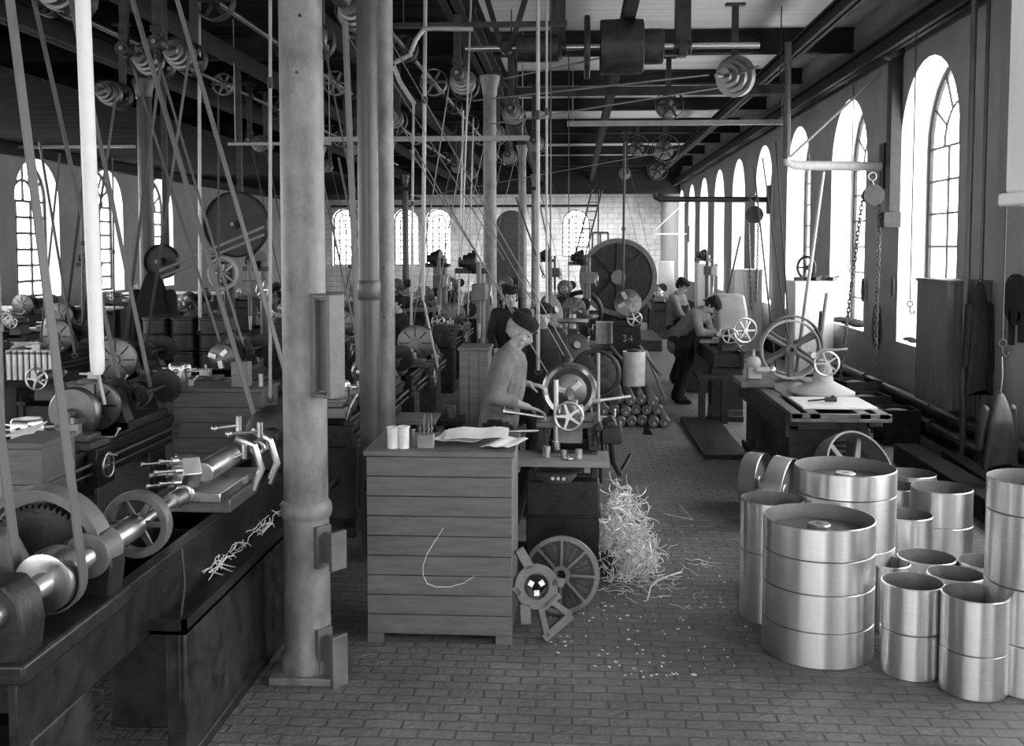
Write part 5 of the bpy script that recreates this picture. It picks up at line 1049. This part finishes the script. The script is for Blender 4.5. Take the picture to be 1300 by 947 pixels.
for x, Y, lab in ((562,17.95,'drill press between the far windows and second column'),(745,20.1,'drill press left of the giant faceplate'),(470,16.8,'drill press behind the pipe pair'),(330,14.8,'drill press just left of the thick column'),(700,24.4,'far drill press near the third column'),(120,18.2,'drill press before the second left window'),(900,26.4,'drill press near the far right windows'),(560,26.5,'far drill press under the bright end windows'),(285,21,'distant drill press left of the spoked wheel')):
    dup(d0, (at(x,380,Y).x, Y, 0), random.uniform(-.5,.5), lab)
for x0, x1, Y, lab in ((744,772,16.1,'bench carrying the dripped white can'),(560,610,18.5,'bench left of the second column'),(690,722,22.4,'bench behind the third column'),(500,560,20.5,'bench below the far bright windows'),(440,490,25.2,'bench far behind the pipe pair'),(300,350,29.5,'bench left behind the thick column')):
    a, c = at(x0,400,Y), at(x1,400,Y); bench(lab, a.x, c.x, Y, Y+.8, .66 if 'dripped' in lab else .95, 'board')
k = 0
kinds = ['iron','cast','satin','board','pale']
places = [(515,455,9.6),(528,470,9.9),(545,480,9.7),(505,480,9.4),(560,450,12.3),(575,440,12.6),(600,455,12.2),(640,440,14.2),(665,430,14.8),(700,420,15.4),(722,430,15.2),(735,440,15),(710,445,14.6),(450,470,10.6),(462,500,9.8),(445,520,9.2)]
# heap of rough castings on the floor left of the locker
labs = ['top left','top middle','upper right','left','lying flat on the left','behind','tilted','right','smallest','largest']
for i, (x, Y, r, w_) in enumerate(((505,9.9,.16,.06),(520,9.6,.13,.08),(540,9.9,.18,.05),(556,9.5,.12,.1),(512,9.2,.12,.05),(530,9.25,.15,.06),(552,9.1,.11,.06),(566,9.8,.16,.06))):
    q = at(x+14, 500, Y); ax = V((random.uniform(-.5,.5),-1,random.uniform(.1,.6))).normalized(); t = thing('gear_wheel', 'rough gear wheel in the pile left of the locker, %s' % ('rear left','second from left at the rear','rear middle','small one at the right','front left','front middle','front right','rear right')[i], 'gear', (q.x, Y, r), group='gear wheels piled left of the locker')
    obj('toothed_rim', B().gear((0,0,0), ax, r, w_, 26), 'iron', t); obj('hub', B().cyl(-ax*w_, ax*w_, r*.3, n=18), 'satin', t)
for i, (x, y, Y, r, lab) in enumerate(((757,478,9.4,.2,'big dark grooved wheel just right behind the main lathe'),(730,440,11.2,.16,'dark tilted disc beyond the main lathe headstock'),(727,408,11.4,.17,'flat pale disc lying level behind the main lathe'),(700,395,12,.2,'dark steeply tilted disc behind the man half hidden by rods'))):
    q = at(x, y, Y); ax = ((0,1,0),(.35,-1,.4),(0,0.1,1),(.9,-.6,.3))[i]; t = thing('round_disc', lab, 'disc', (q.x, Y, q.z)); obj('disc', B().rev([(.03,-.02),(r*.9,-.02),(r,-.01),(r,.02),(r*.85,.03),(.05,.03)], frame((0,0,0), ax), 40), ('iron','iron','cast','iron')[i], t); obj('hub', B().cyl(-V(ax).normalized()*.08, V(ax).normalized()*.08, .04, n=16), 'satin', t)
    obj('stand', B().bb((-.06,.08,-q.z),(.06,.2,-.02)), 'black', t, .008)
# ------------------------------------------------------------------ people
def ik(a, c, l1, l2, bend):
    a, c, bend = V(a), V(c), V(bend); d = c-a; L = min(d.length, (l1+l2)*.995); u = d.normalized(); x = (l1*l1-l2*l2+L*L)/(2*L); h = math.sqrt(max(0, l1*l1-x*x)); n = (bend-u*bend.dot(u)).normalized(); return a+u*x+n*h, a+u*L
def remesh(o, v, it=4):
    r = o.modifiers.new('skin', 'REMESH'); r.mode = 'VOXEL'; r.voxel_size = v; r.use_smooth_shade = True
    s = o.modifiers.new('soft', 'SMOOTH'); s.iterations = it; s.factor = .5
def limb(b, pts, rs, n=12):
    for i in range(len(pts)-1): b.cap(pts[i], pts[i+1], rs[i], rs[i+1], n)
def hand(b, w, d, up, side, curl=.8):
    """palm plus five bent fingers; w wrist, d forearm direction, up back of hand, side = towards the thumb"""
    w, d = V(w), V(d).normalized(); up = (V(up)-d*V(up).dot(d)).normalized(); s = d.cross(up).normalized()*side
    for k in range(4): o = s*(.027-.018*k); b.cap(w+o*.6+d*.01, w+o+d*.088, .014, .0115, 10)
    for k in range(4):
        p = w+s*(.030-.020*k)+d*.09; L = (.040,.045,.042,.033)[k]; a = .35*curl; 
        for j in range(3):
            dd = d*math.cos(a)-up*math.sin(a); q = p+dd*L*(1,.62,.5)[j]; b.cap(p, q, .0098-.0012*j, .0092-.0012*j, 8); p = q; a += .75*curl
    p = w+s*.026+d*.025; q = p+(s*.75+d*.6-up*.25)*.04; b.cap(p, q, .014, .011, 8); r = q+(s*.15+d*.9-up*.45).normalized()*.032; b.cap(q, r, .011, .009, 8); b.cap(r, r+(d*.9-up*.6).normalized()*.022, .009, .008, 8)
def person(label, loc, rz, lean=0.0, twist=0.0, hands=None, look=0.0, nod=0.3, fine=.006, cap='flat', jm='jacket', apron=True, height=1.0, stoop=0, beard=False, knee=0, cuff=.93):
    """faces local +y; hands = (left, right) wrist targets in local space"""
    t = thing('person', label, 'person', loc, rz); t.scale = (height,)*3
    pel = V((0,0,.93)); R = Matrix.Rotation(-lean, 4, 'X') @ Matrix.Rotation(twist, 4, 'Z')
    P = lambda p: pel + R @ (V(p)-pel)
    waist, chest, neck = P((0,0,1.06)), P((0,.01,1.28)), P((0,-.01,1.46)); sh = [P((s*.185,-.01,1.40)) for s in (-1,1)]
    hd = neck + (R @ Matrix.Rotation(-nod*.5,4,'X')) @ V((0,.02,.15)); HM = Matrix.Translation(hd) @ (R @ Matrix.Rotation(look,4,'Z') @ Matrix.Rotation(-nod,4,'X')).to_3x3().to_4x4()
    hands = hands or (V((-.27,.1,.82)), V((.27,.1,.82))); arms = []
    for s, S_, Hn in ((-1, sh[0], hands[0]), (1, sh[1], hands[1])): e, w_ = ik(S_, Hn, .29, .255, (s*.6,-.55,-.6)); arms.append((S_, e, w_))
    legs = []
    for s in (-1,1): hp = pel+V((s*.095,0,-.02)); ft = V((s*.13, .12*s*.6, .085)); k, f = ik(hp, ft, .44, .43, (0,1,0)); legs.append((hp, k, f))
    b = B()
    b.cap(P((0,0,1.15)), neck, .10, .058); b.cap(neck, hd-V((0,0,.06)), .056, .052)
    h = B(HM)                                                            # head: y forward
    h.sph((0,-.012,.035), .088, .87, 1.08, 1.0, 18); h.sph((0,.022,-.02), .07, .86, .95, 1.15, 16); h.sph((0,.045,-.075), .036, 1.15, .9, .75, 12)
    h.cap((0,.088,.012),(0,.108,-.022),.009,.0125,8); h.sph((.012,.094,-.027),.009,n=8); h.sph((-.012,.094,-.027),.009,n=8)
    h.cap((-.042,.072,.026),(.042,.072,.026),.012,.012,8)
    for s in (-1,1): h.sph((s*.077,-.008,-.002),.022,.3,.7,1.15,10); h.sph((s*.042,.056,-.028),.024,1,.8,.9,10); h.sph((s*.03,.072,.008),.0125,n=8)
    h.cap((-.018,.085,-.052),(.018,.085,-.052),.0075,.0075,8); h.cap((-.015,.083,-.063),(.015,.083,-.063),.008,.008,8)
    b.add(h.v, h.f)
    for (S_, e, w_), s in zip(arms, (-1,1)):
        limb(b, [S_, e, w_], [.05,.038,.026]); d = w_-e; hand(b, w_, d, V((0,0,1)) if abs(d.normalized().z) < .85 else V((0,1,0)), -1 if s > 0 else 1)
    limb(b, [P((0,0,1.3)), waist, pel], [.12,.11,.12])
    for hp, k, f in legs: limb(b, [hp, k, f], [.08,.052,.04])
    o = obj('body', b, 'skin', t); remesh(o, fine, 3)
    e_ = B(HM)
    for s in (-1,1): e_.sph((s*.031,.0805,.0085),.0075,n=8)
    obj('eyes', e_, 'black', t)
    if fine < .008:
        m2 = B(HM); m2.cap((-.026,.091,-.046),(0,.099,-.041),.0075,.010,8); m2.cap((0,.099,-.041),(.026,.091,-.046),.010,.0075,8)
        if beard: 
            for k in range(14): x = -.045+.09*k/13; m2.cap((x,.07-.4*abs(x),-.06),(x*.8,.062-.4*abs(x),-.105),.016,.011,8)
        q = obj('moustache', m2, 'hair', t); remesh(q, .004, 2)
    hr = B(HM); hr.sph((0,-.022,.03), .092, .9, 1.04, .98, 16); 
    for s in (-1,1): hr.sph((s*.066,-.03,-.02),.034,.6,1.1,1.2,10)
    hr.sph((0,-.075,-.01),.045,1.1,.7,1.2,10)
    obj('hair', hr, 'hair' if beard or fine < .008 else 'cloth', t)
    c = B(HM); 
    c.rev([(.091,.05),(.094,.06),(.100,.085),(.094,.112),(.068,.13),(0,.136)], Matrix.Diagonal((.95,1.12,1,1)) @ Matrix.Translation((0,-.004,0)) , 32)
    c.sph((0,.088,.052),.056,.95,.6,.12,10); obj('cap', c, 'cloth', t)
    j = B()
    limb(j, [P((0,.0,1.36)), P((0,.005,1.18)), waist, pel+V((0,0,-.04))], [.135,.15,.145,.15]); 
    for s in (-1,1): j.cap(P((s*.09,.0,1.35)), P((s*.085,.0,1.05)), .11, .115); j.cap(P((s*.09,.0,1.38)), P((s*.17,0,1.395)), .085, .072)
    for s in (-1,1): j.cap(pel+V((s*.07,0,.05)), pel+V((s*.09,0,-.12)), .12, .125)
    j.cap(P((0,-.01,1.40)), P((0,-.008,1.455)), .085, .07)
    for S_, e, w_ in arms: limb(j, [S_, e, e.lerp(w_, cuff)], [.078,.06,.05 if cuff > .8 else .056]); j.sph(e, .064, n=10)
    for k in range(9):
        S_, e, w_ = arms[k % 2]; p = S_.lerp(e, .2+.09*k); j.tor(p, (e-S_), .055, .014, 14, 5)
    for S_, e, w_ in arms: 
        for k in range(3): j.tor(e.lerp(w_, cuff*(.15+.25*k)), (w_-e), .045, .013, 14, 5)
    o = obj('jacket', j, jm, t); remesh(o, fine*1.35, 3)
    tr = B()
    for hp, k, f in legs: limb(tr, [hp, k, f+V((0,0,.0))], [.115,.082,.07])
    tr.cap(pel+V((-.06,0,-.02)), pel+V((.06,0,-.02)), .125, .125); o = obj('trousers', tr, 'trouser', t); remesh(o, fine*1.6, 3)
    for hp, k, f in legs: bo = B().cap(f+V((0,-.02,-.03)), f+V((0,.0,.03)), .05, .052); bo.cap(f+V((0,-.03,-.047)), f+V((0,.16,-.047)), .038, .034); q = obj('boot', bo, 'leather', t); remesh(q, .009, 2)
    if apron:
        a = B(); n = 12; vs = []
        for i in range(n+1):
            v = i/n; z = 1.30-.78*v; w_ = .17+.10*min(1, v*2.2)
            for jx in range(13):
                u = jx/12*2-1; ang = u*(1.25 if v > .25 else .9); y = .175*math.cos(ang)+.012*math.sin(u*7)*v+.01; x = w_*math.sin(ang)/math.sin(1.25)*1.02
                p = V((x, y+(.02 if v > .4 else 0), z)); p = P(p) if z > .93 else p; vs.append(p)
        k = 13; N = (n+1)*k; vs2 = [p+V((0,.008,0)) for p in vs]; fs = []
        for i in range(n):
            for jx in range(k-1): q = i*k+jx; fs.append((q,q+1,q+k+1,q+k)); fs.append((q+N+k,q+N+k+1,q+N+1,q+N))
        for i in range(n): fs += [(i*k,i*k+k,i*k+k+N,i*k+N),(i*k+k-1+N,i*k+2*k-1+N,i*k+2*k-1,i*k+k-1)]
        for jx in range(k-1): fs += [(jx+N,jx+1+N,jx+1,jx),(n*k+jx,n*k+jx+1,n*k+jx+1+N,n*k+jx+N)]
        a.add(vs+vs2, fs); obj('apron', a, 'cloth', t, ang=80)
    return t
def tolocal(p, loc, rz, h=1): return (Matrix.Rotation(-rz,4,'Z') @ (V(p)-V(loc)))/h
PX_, PY_ = at(632, 500, 7.45).x, 7.45
rz = -PI/2-.05; loc = (PX_, PY_, 0)
hr_ = at(686, 517, 7.2); hl_ = at(692, 487, 7.75)
hr_ = V((hr_.x-.09, 7.2, hr_.z)); hl_ = V((hl_.x-.12, 7.72, hl_.z))
person('man in flat cap and grey jacket working at the main lathe beside the cabinet', loc, rz, lean=.2, hands=(tolocal(hl_, loc, rz), tolocal(hr_, loc, rz)), look=-.2, nod=.3, fine=.0055, beard=True, cuff=.5, apron=False)
def standee(x, yhead, Y, label, rz, hd=1.64, **k):
    q = at(x, yhead, Y); person(label, (q.x, Y, 0), rz, fine=.011, height=min(1.06, max(.86, q.z/hd)), **k)
standee(649, 374, 12.6, 'man in dark cap facing the camera beyond the main lathe', PI, nod=.1, jm='trouser', hands=(V((-.18,.3,1.0)), V((.18,.3,1.0))))
standee(507, 384, 13.2, 'man in dark cap just right of the pipe pair, looking right', PI-.9, nod=.15, jm='trouser')
standee(688, 402, 10.0, 'man half hidden behind the bright rods, looking down', PI+.25, nod=.12, lean=.05, jm='trouser', hd=1.60)
q = at(858, 350, 16.6); person('standing man in grey shirt behind the right lathe', (q.x, 16.7, 0), -PI/2-.5, lean=.1, nod=.5, fine=.011, jm='jacket', hands=(V((-.1,.35,1.0)), V((.15,.38,1.0))), height=.99)
q = at(878, 385, 14.7); person('man bending low over the right lathe with one arm outstretched', (q.x-.2, 14.6, 0), -PI/2-.45, lean=.75, nod=.4, fine=.011, jm='jacket', hands=(V((-.1,.62,.98)), V((.18,.66,1.02))), height=1.0)
